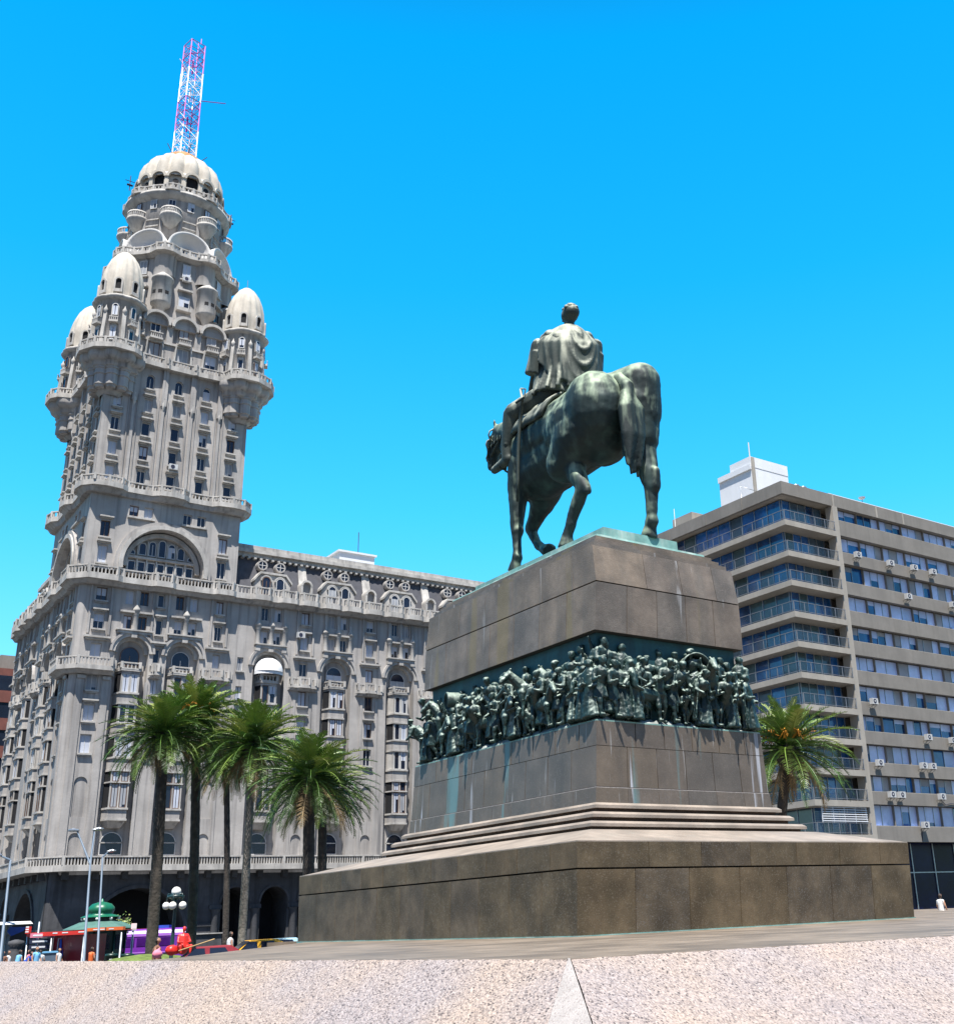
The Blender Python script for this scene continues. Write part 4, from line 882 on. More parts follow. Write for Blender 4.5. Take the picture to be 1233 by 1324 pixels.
cap_(rb, (0, 0, 1.35), (0, -.05, 1.8), .17, .2); cap_(rb, (-.2, -.05, 1.85), (.2, -.05, 1.85), .09, .09); cap_(rb, (0, -.05, 1.9), (0, -.08, 2.0), .07, .07); rb.ball((0, -.1, 2.12), .12, 0, 12, (.9, 1, 1.15)); rb.ball((0, -.1, 2.18), .12, 0, 12, (1.05, 1.05, .7))
for s_ in (-1, 1): cap_(rb, (s_ * .25, 0, 1.3), (s_ * .34, -.25, .9), .11, .08); cap_(rb, (s_ * .24, -.05, 1.82), (s_ * .3, -.1, 1.5), .08, .06); cap_(rb, (s_ * .3, -.1, 1.5), (s_ * .12, -.35, 1.42), .06, .05)
rider_rel = remeshed(rb, 'relief_rider', ['bronze_rel'], .03, 2, ped, None, (.12, .04))
used = set(); rr = random.Random(5)
def place(proto, face, t, d, z, s, yaw):
    o = proto if proto.name not in used else proto.copy()
    if proto.name in used: COL.objects.link(o)
    used.add(proto.name)
    base = {0: (t, -d, 0), 1: (-d, t, PI * 1.5), 2: (d, t, PI / 2), 3: (t, d, PI)}[face]
    o.location = (base[0], base[1], z); o.rotation_euler = (0, rr.uniform(-.12, .12), base[2] + yaw); o.scale = (s * rr.uniform(.95, 1.08) * rr.choice((-1, 1)), s, s)
    return o
cnt = 0
for face, L, D0 in ((0, 2.95, 4.93), (1, 5.0, 2.81)):
    t = -L + .05
    while t < L + .06:        # back row on higher ground
        k = rr.random()
        if abs(t) > L - 1.4: k = .9
        if face == 0 and abs(t - .82) < .5: k = .9
        if k < .30: place(rider_rel, face, t, D0 + .02, 5.72, .86, rr.choice((-1, 1)) * rr.uniform(.9, 1.5)); t += .52
        elif k < .38 and abs(t) < L - 1.2: place(horse_rel, face, t, D0 + .06, 5.85, .95, rr.uniform(-1.4, 1.4)); t += .55
        else: place(rr.choice(PROT), face, t, D0 + .05, 5.62 + rr.uniform(0, .5), rr.uniform(.88, 1.02), rr.uniform(-.9, .9)); t += .42
        cnt += 1
    t = -L + .2
    while t < L - .15:        # middle row, half hidden
        place(rr.choice(PROT), face, t, D0 + .2, 5.5 + rr.uniform(0, .15), rr.uniform(.86, .98), rr.uniform(-1.4, 1.4)); t += rr.uniform(.5, .75); cnt += 1
    t = -L - .1
    while t < L + .15:        # front row
        k = rr.random()
        if abs(t) > L - 1.2: k = .9
        if k < .2: place(horse_rel, face, t + .15, D0 + .32, 5.36, .82, rr.choice((-1, 1)) * rr.uniform(1.0, 1.55)); t += .72
        elif k < .3: place(PROT[2], face, t, D0 + .4, 5.36, .58, rr.uniform(-.8, .8)); t += .33
        else: place(rr.choice(PROT), face, t, D0 + .36, 5.38, rr.uniform(.84, .98), rr.uniform(-1.0, 1.0)); t += rr.uniform(.36, .47)
        cnt += 1
for face, L, D0 in ((2, 4.8, 2.8), (3, 2.8, 4.9)):
    t = -L
    while t < L: place(rr.choice(PROT), face, t, D0 + .15, 5.4, .98, rr.uniform(-.8, .8)); t += .95; cnt += 1
print('relief figures', cnt, len([o for o in ped.children if o.name.startswith('relief_figure')]))
for face, t, D, R_, z in ((0, .82, 5.12, .50, 7.12), (1, 3.0, 2.95, .36, 7.2)):      # covered wagons
    mb = MB(); n = 18; ax = Vector((0, -1, 0)) if face == 0 else Vector((-1, 0, 0)); sdv = Vector((1, 0, 0)) if face == 0 else Vector((0, -1, 0))
    tilt = (ax + sdv * -.35).normalized(); tx = Vector((-tilt.y, tilt.x, 0)); c = Vector((t, -D, z)) if face == 0 else Vector((-D, t, z))
    pr = [(.02, -.35, 1), (R_ * .93, -.35, 1), (R_ * .93, .42, 0), (R_, .42, 0), (R_ * 1.05, .38, 0), (R_, .3, 0), (R_, -.5, 0)]
    v = []
    for r_, a_, _ in pr:
        for i in range(n + 1):
            a = R(-35 + 250 * i / n); p = c + tilt * a_ + tx * (r_ * math.cos(a)) + Vector((0, 0, r_ * math.sin(a))); v.append(tuple(p))
    f = [(j * (n + 1) + i, j * (n + 1) + i + 1, (j + 1) * (n + 1) + i + 1, (j + 1) * (n + 1) + i) for j in range(len(pr) - 1) for i in range(n)]
    mb.add(v, f, 0, True); mb.build('relief_wagon_hood', ['bronze_rel'], ped)

# ---------------------------------------------------------------- equestrian statue
OX, OY, OZ = 22.55, 30.0, 11.95
st = thing('equestrian_statue', 'green bronze horse and rider on top of the monument pedestal, seen from behind', 'statue', (OX, OY, OZ - .07))
OFF = (OX, OY, OZ)
mb = MB()
B = lambda c, r, sq=(1, 1, 1), rot=None: mb.ball(c, r, 0, 16, sq, rot)
C_ = lambda p, q, a, b: cap_(mb, p, q, a, b, 0, 14)
# trunk: rump, loin, barrel, chest
B((22.05, 28.15, 16.85), 1.22, (.92, 1.02, 1.15)); B((23.1, 27.35, 17.35), .98, (.85, .85, 1.1)); C_((23.25, 26.98, 17.72), (23.32, 27.02, 16.5), .72, .66); C_((22.6, 28.4, 17.55), (23.2, 27.1, 17.68), .72, .76); B((22.5, 28.3, 17.25), 1.15, (1.05, 1.1, .85))
C_((22.45, 28.3, 16.95), (22.5, 31.6, 16.9), 1.24, 1.30); B((21.95, 29.2, 16.55), 1.12, (.9, 1.3, 1.0)); C_((22.5, 28.2, 17.3), (22.5, 31.0, 17.2), 1.0, 1.08); C_((22.5, 31.2, 16.85), (22.55, 32.8, 16.85), 1.3, 1.05)
C_((22.55, 32.0, 16.4), (22.55, 33.1, 16.2), 1.1, .85); B((21.9, 32.3, 16.6), .85, (.75, 1, 1.2)); B((23.2, 32.3, 16.6), .85, (.75, 1, 1.2)); B((22.5, 33.1, 15.9), .78)
B((22.5, 32.2, 18.0), .65, (.6, 1.4, .7))
C_((22.45, 28.9, 16.1), (22.5, 32.3, 15.95), 1.05, 1.1); B((22.55, 28.5, 15.95), .98, (1.15, 1, 1)); C_((22.45, 29.6, 15.75), (22.5, 31.8, 15.65), .8, .85); C_((21.9, 28.9, 16.0), (21.75, 29.6, 15.2), 1.0, .72)
# neck arching down to the bent head
C_((22.5, 32.7, 17.6), (22.45, 33.8, 18.2), .85, .62); C_((22.45, 33.8, 18.2), (22.35, 34.65, 18.45), .62, .42)
C_((22.5, 32.9, 16.9), (22.4, 34.2, 17.7), .7, .42)
C_((22.33, 34.75, 18.42), (22.25, 35.1, 17.95), .36, .33); C_((22.25, 35.05, 18.05), (22.2, 35.15, 17.25), .33, .22); B((22.2, 35.16, 17.12), .22, (1, 1, .8)); B((22.3, 34.75, 18.0), .33, (.6, 1, 1))
for s_ in (-.17, .17): mb.tube([(22.33 + s_, 34.8, 18.65), (22.33 + s_ * 1.3, 34.83, 19.0), (22.33 + s_ * 1.2, 34.87, 19.15)], [.1, .08, .015], 8)
# left hind leg, stepping under
C_((21.95, 28.6, 16.2), (21.8, 29.55, 15.35), 1.0, .62); C_((21.8, 29.5, 15.4), (21.7, 28.55, 13.98), .5, .27); C_((21.7, 28.3, 13.75), (21.7, 28.55, 14.1), .17, .25); C_((21.7, 28.6, 13.9), (21.6, 29.2, 12.85), .27, .19)
B((21.6, 29.2, 12.78), .22); C_((21.6, 29.22, 12.75), (21.58, 29.42, 12.35), .19, .2); mb.tube([(21.58, 29.40, 12.4), (21.58, 29.5, 11.97)], [.22, .33], 14)
# right hind leg, straight, carrying the weight
C_((23.2, 27.2, 16.9), (23.3, 27.15, 15.6), .84, .62); C_((23.3, 27.3, 15.7), (23.3, 26.85, 13.9), .58, .30); C_((23.3, 26.55, 14.2), (23.3, 26.7, 13.7), .18, .26); C_((23.3, 26.8, 13.9), (23.3, 26.9, 12.6), .27, .2)
B((23.3, 26.9, 12.5), .25); C_((23.3, 26.9, 12.45), (23.3, 27.05, 12.2), .2, .2); mb.tube([(23.3, 27.02, 12.3), (23.3, 27.12, 11.97)], [.22, .33], 14)
# left fore leg, straight
C_((21.85, 32.4, 16.2), (21.72, 32.6, 15.2), .62, .42); C_((21.72, 32.6, 15.2), (21.62, 32.6, 13.7), .40, .25); B((21.62, 32.55, 13.55), .27); C_((21.6, 32.58, 13.5), (21.55, 32.5, 12.55), .2, .17)
B((21.55, 32.5, 12.5), .22); C_((21.55, 32.5, 12.45), (21.52, 32.6, 12.25), .18, .19); mb.tube([(21.52, 32.58, 12.35), (21.52, 32.68, 11.97)], [.2, .31], 14)
# right fore leg, raised and bent
C_((23.15, 32.3, 16.0), (23.0, 32.9, 15.0), .7, .5); C_((23.0, 32.8, 15.1), (23.0, 33.6, 14.25), .46, .27); B((23.0, 33.68, 14.2), .27); C_((23.0, 33.7, 14.15), (23.0, 33.25, 13.45), .22, .18)
B((23.0, 33.15, 13.38), .21); C_((23.0, 33.1, 13.35), (23.0, 32.8, 13.1), .19, .19); mb.tube([(23.0, 32.9, 13.18), (23.0, 32.45, 12.95)], [.2, .32], 14)
remeshed(mb, 'horse_body', ['bronze'], .055, 14, st, OFF, (.45, .06))
# mane and tail
mb = MB()
for k in range(9):
    t = k / 8; y = 32.9 + 1.8 * t; z = 18.5 + .35 * t - .45 * t * t; mb.tube([(22.45, y, z), (22.05, y + .1, z - .15), (21.9, y + .1, z - .65)], [.16, .13, .03], 7)
mb.tube([(22.35, 34.7, 18.8), (22.3, 35.05, 18.5), (22.28, 35.25, 18.1)], [.1, .12, .03], 7)
remeshed(mb, 'mane', ['bronze'], .05, 1, st, OFF)
mb = MB()
mb.tube([(22.5, 27.9, 17.85), (22.52, 27.2, 17.75), (22.5, 26.85, 17.3), (22.5, 26.8, 16.8)], [.24, .26, .26, .26], 12)
for k in range(13):
    a = k / 12; x = 22.2 + .68 * a; y0 = 26.75 + .12 * math.sin(k * 2.1); zz = 14.15 + .35 * math.sin(k * 1.7) + .15
    mb.tube([(22.48 + (x - 22.5) * .3, 26.82, 17.0), (x, y0, 16.4), (x + .05 * math.sin(k), y0 - .05, 15.4), (x + .07 * math.cos(k * 2), y0 + .05, zz)], [.2, .2, .17, .05], 8)
remeshed(mb, 'tail', ['bronze'], .05, 1, st, OFF)
# rider: body and cloak
mb = MB()
C_((22.6, 30.35, 18.55), (22.6, 30.3, 19.3), .62, .58); C_((22.6, 30.3, 19.3), (22.6, 30.25, 20.3), .58, .68); B((22.6, 30.25, 20.55), .72, (1.15, .68, .8)); C_((21.98, 30.6, 20.85), (23.22, 29.95, 20.85), .28, .28)
C_((22.6, 30.25, 21.0), (22.62, 30.2, 21.5), .23, .2); B((22.62, 30.18, 21.78), .335, (.92, 1.08, 1.1)); B((22.62, 30.05, 21.85), .33, (1, 1, .95)); B((22.36, 30.22, 21.72), .09, (.5, 1, 1.2)); B((22.9, 30.12, 21.72), .09, (.5, 1, 1.2)); B((22.6, 30.55, 21.7), .07)
C_((21.9, 30.75, 20.75), (21.78, 31.2, 19.85), .27, .22); C_((21.78, 31.2, 19.85), (22.0, 31.95, 19.2), .2, .14); B((22.05, 32.05, 19.15), .16, (.8, 1.2, .8))
C_((23.35, 29.95, 20.7), (23.55, 29.9, 19.9), .27, .22); C_((23.55, 29.9, 19.9), (23.3, 30.7, 19.3), .2, .15)
# left leg in a tall boot: thigh forward, shin down, foot in the stirrup; right leg the same
C_((22.1, 30.8, 18.55), (21.45, 32.3, 18.2), .55, .42); C_((21.45, 32.4, 18.15), (21.35, 32.7, 17.0), .42, .27); C_((21.35, 32.65, 16.4), (21.32, 33.6, 16.28), .22, .16); C_((21.35, 32.72, 17.0), (21.34, 32.72, 16.45), .26, .23)
for z_ in (16.95, 17.1, 17.25): mb.tube([(21.15, 32.5, z_), (21.2, 32.85, z_ - .08), (21.55, 32.9, z_)], .06, 6)
C_((23.1, 30.8, 18.55), (23.75, 32.1, 18.2), .5, .36); C_((23.75, 32.2, 18.2), (23.85, 32.4, 16.8), .32, .2); C_((23.85, 32.4, 16.5), (23.87, 33.1, 16.35), .19, .15)
remeshed(mb, 'rider', ['bronze_robe'], .045, 3, st, OFF)
mb = MB()
def cloth(rows, th=.05):
    """double-sided draped sheet through rows of points"""
    n = len(rows[0]); v = [p for r_ in rows for p in r_]; o = len(v); cx = Vector((22.6, 30.2, 0))
    for r_ in rows:
        for p in r_: d = (Vector((p[0], p[1], 0)) - cx).normalized() * th; v.append((p[0] - d.x, p[1] - d.y, p[2]))
    f = []
    for j in range(len(rows) - 1):
        for i in range(n - 1):
            a = j * n + i; f.append((a, a + 1, a + n + 1, a + n)); f.append((o + a, o + a + n, o + a + n + 1, o + a + 1))
    for i in range(n - 1): f.append((i, o + i, o + i + 1, i + 1)); k = (len(rows) - 1) * n + i; f.append((k, k + 1, o + k + 1, o + k))
    for j in range(len(rows) - 1): k = j * n; f.append((k, k + n, o + k + n, o + k)); k += n - 1; f.append((k, o + k, o + k + n, k + n))
    mb.add(v, f, 0, True)
rows = []
for j in range(29):         # poncho: shoulders to saddle at the back, open over the arms, swagged folds on the right
    t = j / 28; r_ = []
    for i in range(81):
        u = i / 80; a = R(-165 + 330 * u); back = max(0, math.cos(a)); side = abs(math.sin(a))
        w_ = .26 + .98 * min(1, t * 3.0) ** .8 - .16 * max(0, t - .45)
        q_ = math.hypot((a - .2) / .75, (t + .02) / .85); fold = 0; mk = math.exp(-((a - .2) / .5) ** 2)
        fold += .10 * max(0, math.cos(q_ * 21 + .5)) * mk * min(1, t * 5) * (t < .97)
        fold += (.06 * math.cos(a * 6 + 2.6) + .04 * math.cos(a * 13 + .6)) * t * (1 - .85 * mk) + .05 * t * math.cos(a * 21) * (a < -.3)
        rx = w_ * (.86 - .12 * back * t) + fold + .16 * t * side; ry = w_ * .58 + .16 * t + fold
        drop = 2.5 * back ** .55 + .95 * side * (1 - back ** .5)
        z = 21.36 - .42 * min(1, t * 3.0) ** 1.1 - t ** 1.15 * drop
        x_, y_ = rx * math.sin(a), -ry * math.cos(a)
        r_.append((22.6 + x_ * .93 + y_ * .22, 30.22 + y_ - x_ * .42, z))
    rows.append(r_)
cloth(rows, .13)
rows = []
for s_, bx, by, bz in ((-1, 21.75, 31.05, 20.6), (1, 23.55, 29.85, 20.55)):      # wide sleeves showing below the hem
    cap_(mb, (bx, by, bz), (bx - .02, by + .2, bz - .85), .30, .36); mb.tube([(bx, by, bz - .3), (bx - .02, by + .25, bz - 1.15)], [.33, .42], 14)
mb.tube([(22.5, 30.35, 20.4), (22.45, 30.45, 19.4), (22.4, 30.7, 18.45)], [.55, .72, 1.0], 20)
for k in range(16): a = k * 2 * PI / 16; mb.tube([(22.5 + .6 * math.cos(a), 30.4 + .6 * math.sin(a), 20.2), (22.45 + .74 * math.cos(a), 30.5 + .74 * math.sin(a), 19.4), (22.4 + 1.05 * math.cos(a + .1), 30.7 + 1.05 * math.sin(a + .1), 18.4)], [.05, .08, .1], 6)
mb.tube([(22.0, 30.9, 20.0), (21.9, 31.1, 19.2), (21.85, 31.0, 18.5)], [.22, .34, .42], 12)
mb.tube([(23.35, 29.9, 20.0), (23.4, 29.9, 19.2), (23.35, 30.0, 18.5)], [.3, .42, .5], 12)
cl_ = remeshed(mb, 'cloak', ['bronze_robe'], .042, 2, st, OFF)
mb = MB()     # hair cap with curls
for k in range(26):
    a = k * 2.4; t = .15 + .8 * k / 26; mb.ball((22.62 + .32 * t * math.cos(a) * 1.0, 30.08 + .33 * t * math.sin(a), 21.95 + .26 * (1 - t * t) - .05), .085, 0, 8)
remeshed(mb, 'hair', ['bronze_robe'], .03, 1, st, OFF)
mb = MB()     # saddle cloth and girth straps
for x_ in (-1, 1):
    v = []
    for j in range(7):
        for i in range(9):
            a = R(8 + 12 * j); y = 29.85 + 2.0 * i / 8 - .25 * math.sin(j) * 0; rr_ = 1.36 + .03 * math.sin(i * 2); v.append((22.5 + x_ * rr_ * math.sin(a), y + .1 * j * .5, 16.95 + rr_ * math.cos(a)))
    mb.add(v, [(j * 9 + i, j * 9 + i + 1, j * 9 + i + 10, j * 9 + i + 9) for j in range(6) for i in range(8)], 0, True)
remeshed_ = mb.build('saddle_cloth', ['bronze_robe'], st, OFF)
sm_ = remeshed_.modifiers.new('s', 'SOLIDIFY'); sm_.thickness = .12; sm_.offset = 0
mb = MB(); mb.tube([(21.15, 31.35, 18.3), (21.12, 31.5, 17.4), (21.1, 31.62, 16.3), (21.1, 31.68, 15.2), (21.1, 31.72, 14.35)], [.05, .07, .07, .06, .07], 8)
mb.tube([(21.15, 31.2, 18.35), (21.1, 31.7, 18.3)], .05, 6); mb.tube([(21.15, 31.35, 18.35), (21.12, 31.4, 18.75)], .055, 6); mb.tube([(21.13, 31.2, 18.35), (21.1, 31.05, 18.6), (21.12, 31.4, 18.78)], .03, 6)
mb.build('sabre', ['bronze_robe'], st, OFF)
mb = MB(); mb.tube([(21.32, 32.5, 17.6), (21.3, 33.0, 16.75)], .035, 6); mb.tube([(21.3, 33.05, 16.75), (21.18, 33.1, 16.35), (21.2, 33.1, 16.15), (21.45, 33.1, 16.15), (21.46, 33.1, 16.4), (21.3, 33.05, 16.75)], .04, 6)
mb.tube([(21.35, 32.45, 16.4), (21.35, 32.2, 16.35)], .035, 6); mb.build('stirrup', ['bronze_robe'], st, OFF)
mb = MB(); mb.tube([(22.05, 32.05, 19.2), (21.95, 33.4, 18.5), (22.0, 34.7, 17.7), (22.05, 35.1, 17.4)], .04, 6)
for (y, z, r_) in ((35.12, 17.45, .30), (35.02, 18.0, .37), (34.75, 18.3, .42)):
    mb.tube([(22.2 + r_ * math.cos(R(a)), y, z + r_ * .8 * math.sin(R(a))) for a in range(0, 361, 30)], .035, 5)
mb.tube([(21.9, 34.75, 18.3), (21.92, 35.1, 17.45)], .035, 5); mb.tube([(22.35, 32.9, 18.1), (21.75, 33.2, 17.2), (22.0, 33.9, 16.5), (22.7, 33.95, 16.3)], .05, 6)
mb.build('bridle', ['bronze_robe'], st, OFF)
# ---------------------------------------------------------------- ground
GZ = -2.2
mb = MB(); mb.quad([(-600, -200, GZ), (900, -200, GZ), (900, 900, GZ), (-600, 900, GZ)]); struct(mb.build('ground', ['street'])).location = (0, 0, 0)
# granite platform: near edge follows the photo, far edge behind the monument
LZ = -.46
cL = onz(-60, 1243.3, LZ); c0 = onz(170, 1243.2, LZ); c1 = onz(737, 1240, LZ); c2 = onz(1233, 1209.5, LZ); dR = (c2 - c1) / np.linalg.norm(c2 - c1); c3 = c1 + dR * 60
c0 = c1 + (cL - c1) * .5; f0 = onz(236, 1237.5, LZ); f1 = onz(385, 1219.5, LZ); dd = (f1 - f0); fb = f1 + dd / np.linalg.norm(dd) * 6
poly = [tuple(p[:2]) for p in (c0, c1, c3)] + [(60, 52), (40, 46), (17, 43)] + [tuple(p[:2]) for p in (fb, f1, f0)]
mb = MB(); mb.prism(poly, GZ - .3, LZ); struct(mb.build('platform', ['ledge']))
# left continuation: thin coping under the rough slab
SLOPE = math.tan(R(24))
def slab(a, b, nrm, name, slope, cut=None):
    """rough split-granite slab falling from the edge a-b along nrm; ends cut to the mitre"""
    a, b = Vector(a), Vector(b); L = (b - a).length; t = (b - a) / L; W = 4.2; mb = MB(); r = random.Random(4)
    nu = int(L / .06); nv = int(W / .06)
    if nu > 700: nu = 700
    v = []
    for j in range(nv + 1):
        for i in range(nu + 1):
            s_ = W * j / nv; u = L * i / nu
            lo_, hi_ = cut(s_)
            u = lo_ * (1 - i / nu) + (L + hi_) * (i / nu)
            p = a + t * u + nrm * s_; h = r.uniform(-.012, .012) if 0 < j else (-.004 + r.uniform(-.008, .002))
            v.append((p.x, p.y, LZ + .005 - slope * s_ + h))
    mb.add(v, [(j * (nu + 1) + i, j * (nu + 1) + i + 1, (j + 1) * (nu + 1) + i + 1, (j + 1) * (nu + 1) + i) for j in range(nv) for i in range(nu)], 0, True)
    o = mb.build(name, ['rough']); o['kind'] = 'structure'; return o
c1v = Vector((c1[0], c1[1], 0)); tR = Vector((dR[0], dR[1], 0)); tLv = Vector((cL[0] - c1[0], cL[1] - c1[1], 0)).normalized()
nR = Vector((tR.y, -tR.x, 0)); nL = Vector((-tLv.y, tLv.x, 0))
if nR.dot(c1v) > 0: nR = -nR
if nL.dot(c1v) > 0: nL = -nL
bis = (nR + nL).normalized(); half = nR.angle(nL) / 2; k_ = math.tan(half)
# mitre: at distance s from the edge the joint moves by s*k along the edge direction
rj = ray(765, 1324); rv = Vector(rj); tj = (LZ + SLOPE * nR.dot(c1v)) / (rv.z + SLOPE * Vector((rv.x, rv.y, 0)).dot(nR)); J = Vector((rv.x * tj, rv.y * tj, 0)) - c1v
kR = J.dot(tR) / J.dot(nR); kL = J.dot(tLv) / J.dot(nL); SLL = SLOPE * J.dot(nR) / J.dot(nL)
slab(c1v, c1v + tR * 26, nR, 'rough_granite_slope', SLOPE, cut=lambda s_: (kR * s_ + .012, 0))
slab(c1v, c1v + tLv * 34, nL, 'rough_granite_slope', SLL, cut=lambda s_: (kL * s_ + .006 + .85 * s_ + .03, 0))
mb = MB(); v = []
for s_ in (0, 1, 2, 3, 4.2):
    for e in (.006, .85 * s_ + .035):
        p = c1v + tLv * (kL * s_ + e) + nL * s_; v.append((p.x, p.y, LZ + .012 - SLL * s_))
mb.add(v, [(2 * i, 2 * i + 1, 2 * i + 3, 2 * i + 2) for i in range(4)], 0)
struct(mb.build('smooth_granite_edge', ['smooth_granite']))
mb = MB()       # dark mortar bed under the slabs
for s0 in (c1v,):
    p = [c1v, c1v + tR * 40, c1v + tR * 40 + nR * 4.2, c1v + nR * 4.2 + tR * (kR * 4.2)]; zz = [LZ - .05, LZ - .05, LZ - .05 - SLOPE * 4.2, LZ - .05 - SLOPE * 4.2]
    mb.quad([(a.x, a.y, z) for a, z in zip(p, zz)])
    p = [c1v, c1v + tLv * 40, c1v + tLv * 40 + nL * 4.2, c1v + nL * 4.2 + tLv * (kL * 4.2)]; zz[2] = zz[3] = LZ - .05 - SLL * 4.2; mb.quad([(a.x, a.y, z) for a, z in zip(p, zz)])
    p1 = c1v + tLv * 34; mb.quad([(c0[0], c0[1], LZ - .03), (c1v.x, c1v.y, LZ - .06), (p1.x, p1.y, LZ - .06), (p1.x, p1.y + .02, LZ - .03)])
struct(mb.build('mortar_bed', ['joint']))

# ---------------------------------------------------------------- modern block on the right
mx, my = 77.7, 70.0
blk = thing('apartment_block', 'grey concrete modern block with blue window bands and wrap-around glass balconies', 'building', (mx, my, 0))
XR = 52.0; YB = 34.0; FR = 7.0; PXX = 7.2
tops = [.5269, .4782, .4338, .3911, .3475, .3055, .2619, .2218, .1797, .1411, .0964]; bots = [.5040, .4614, .4155, .3706, .3281, .2863, .2445, .2047, .1630, .1246, .0764]
tops = [t * 70 for t in tops]; bots = [b * 70 for b in bots]; RT = .566 * 70; RB = .5475 * 70
rc2 = random.Random(21)
def part(name, mats, fn, **k): m_ = MB(); fn(m_); return m_.build(name, mats, blk, **k)
part('roof_parapet', ['concrete', 'concrete_l', 'white'], lambda m_: (m_.box((-.0, -.0, RB), (XR, .35, RT), 0), m_.box((0, .352, RB), (.35, YB, RT), 0), m_.box((.36, .36, RB + .1), (XR, YB, RB + .35), 1), [m_.box((x, -.03, RB), (x + .22, -.002, RT + .02), 1) for x in (7.4, 14.2, 18.6, 29.5, 37, 44.5)],
     m_.box((7, .05, RT), (XR, .25, RT + .09), 2), [m_.box((-.05, y, RB), (-.002, y + .06, RT), 0) for y in (5.6, 11, 17)]))
part('corner_pier', ['concrete_l'], lambda m_: m_.box((PXX, -.06, GZ), (PXX + .75, .9, RB - .003), 0))
part('core_wall', ['concrete', 'dark'], lambda m_: (m_.box((PXX + .8, 2.4, GZ), (XR, YB, RB), 0), m_.box((3.0, 3.6, GZ), (PXX + .75, YB, RB), 0)))
bounds = [RB] + tops
for k in range(11):
    zt, zb = tops[k], bots[k]; wt = RB if k == 0 else bots[k - 1]
    part('spandrel', ['concrete', 'concrete_l'], lambda m_: (m_.box((PXX + .76, -.03, zb), (XR, .35, zt), 0), m_.box((PXX + .76, .35, zb + .1), (XR, 2.4, zb + .35), 1), m_.box((PXX + .76, .0, zt), (XR, .3, zt + .05), 1)))
    # window bands, one part per bay of three or four lights
    x = PXX + .8; i = 0
    for wd in (3.5, 3.6, 3.7, 3.8, 3.8, 3.8, 3.8, 3.8):
        def wf(m_, x=x, wd=wd):
            T = lambda u, d, z: (x + u, .35 - d, z)
            m_.box((0, -.4, zt + .05), (wd - .09, -.36, wt), 1, T); m_.box((wd - .09, -.4, zt + .05), (wd, -.1, wt), 3, T)
            n = rc2.choice((2, 3, 3)); ps = sorted([0] + [wd * (q + 1) / n + rc2.uniform(-.15, .15) for q in range(n - 1)] + [wd - .09])
            for q in range(n):
                a, b = ps[q], ps[q + 1]; m_.box((a, -.359, zt + .05), (a + .06, -.28, wt - .001), 0, T)
                f = rc2.choice((1, 1, 1, 1, 1, .8, .5, .3, 0)); H = wt - zt - .1
                if f: m_.box((a + .07, -.355, wt - H * f), (b - .01, -.33, wt - .03), rc2.choice((2, 2, 2, 4)), T)
                if f > .5 and rc2.random() < .25: m_.box((a + .1, -.33, wt - H * f - .25), (b - .04, -.1, wt - H * f), 2, T)
            m_.box((.06, -.358, zt + .051), (wd - .09, -.3, zt + .12), 0, T)
        part('window', ['metal', 'glass_sky', 'blue_blind', 'concrete', 'blind2'], wf); x += wd; i += 1
    # wrap-around balcony at the corner: slab, set-back glazing, glass railing
    t2 = tops[k] - 1.05 if False else (.507, .4618, .4195, .3754, .3343, .2924, .2500, .2085, .168, .128, .085)[k] * 70
    b2 = t2 - .55
    part('balcony_slab', ['concrete_l', 'concrete'], lambda m_: (m_.prism([(-.25, -.25), (PXX + .0, -.25), (PXX + .0, 2.4), (3.2, 2.4), (3.2, YB), (-.25, YB)], b2, t2, 0),))
    nxt = RB if k == 0 else ((.507, .4618, .4195, .3754, .3343, .2924, .2500, .2085, .168, .128, .085)[k - 1] * 70 - .55)
    def gl(m_):
        g0 = 1.3; m_.box((g0, g0 + .2, t2 + .02), (PXX, g0 + .24, nxt - .02), 1); m_.box((g0, g0 + .24, t2 + .02), (g0 + .04, YB, nxt - .02), 1)
        for q in range(6): xx = g0 + .04 + q * (PXX - g0) / 5.2; m_.box((xx, g0 + .12, t2 + .02), (xx + .07, g0 + .198, nxt - .02), 0)
        for q in range(18): yy = g0 + .25 + q * 1.8; m_.box((g0 - .08, yy, t2 + .02), (g0 - .002, yy + .07, nxt - .02), 0)
        for q in range(5):
            xx = g0 + .13 + q * (PXX - g0) / 5.2
            if rc2.random() < .55: m_.box((xx, g0 + .16, t2 + .05), (xx + 1.0, g0 + .197, nxt - .05), rc2.choice((2, 3)))
        for q in range(17):
            if rc2.random() < .5: yy = g0 + .35 + q * 1.8; m_.box((g0 - .05, yy, t2 + .05), (g0 - .003, yy + 1.6, nxt - .05), rc2.choice((2, 3, 3)))
    part('balcony_glazing', ['metal', 'glass_sky', 'curtain', 'curtain2'], gl)
    def rl(m_):
        z1 = t2 + 1.05
        m_.box((-.2, -.2, z1 - .05), (PXX - .02, -.14, z1), 0); m_.box((-.2, -.14, z1 - .05), (-.14, YB, z1), 0); m_.box((-.2, -.2, t2 + .12), (PXX - .02, -.15, t2 + .16), 0); m_.box((-.2, -.15, t2 + .12), (-.15, YB, t2 + .16), 0)
        for q in range(6): m_.box((-.2 + q * 1.45, -.19, t2), (-.14 + q * 1.45, -.15, z1 - .05), 0)
        for q in range(24): m_.box((-.19, -.14 + q * 1.45, t2), (-.15, -.08 + q * 1.45, z1 - .05), 0)
        m_.box((-.1, -.175, t2 + .17), (PXX - .05, -.165, z1 - .06), 1); m_.box((-.175, -.1, t2 + .17), (-.165, YB, z1 - .06), 1)
    part('railing', ['rail', 'rail_glass'], rl)
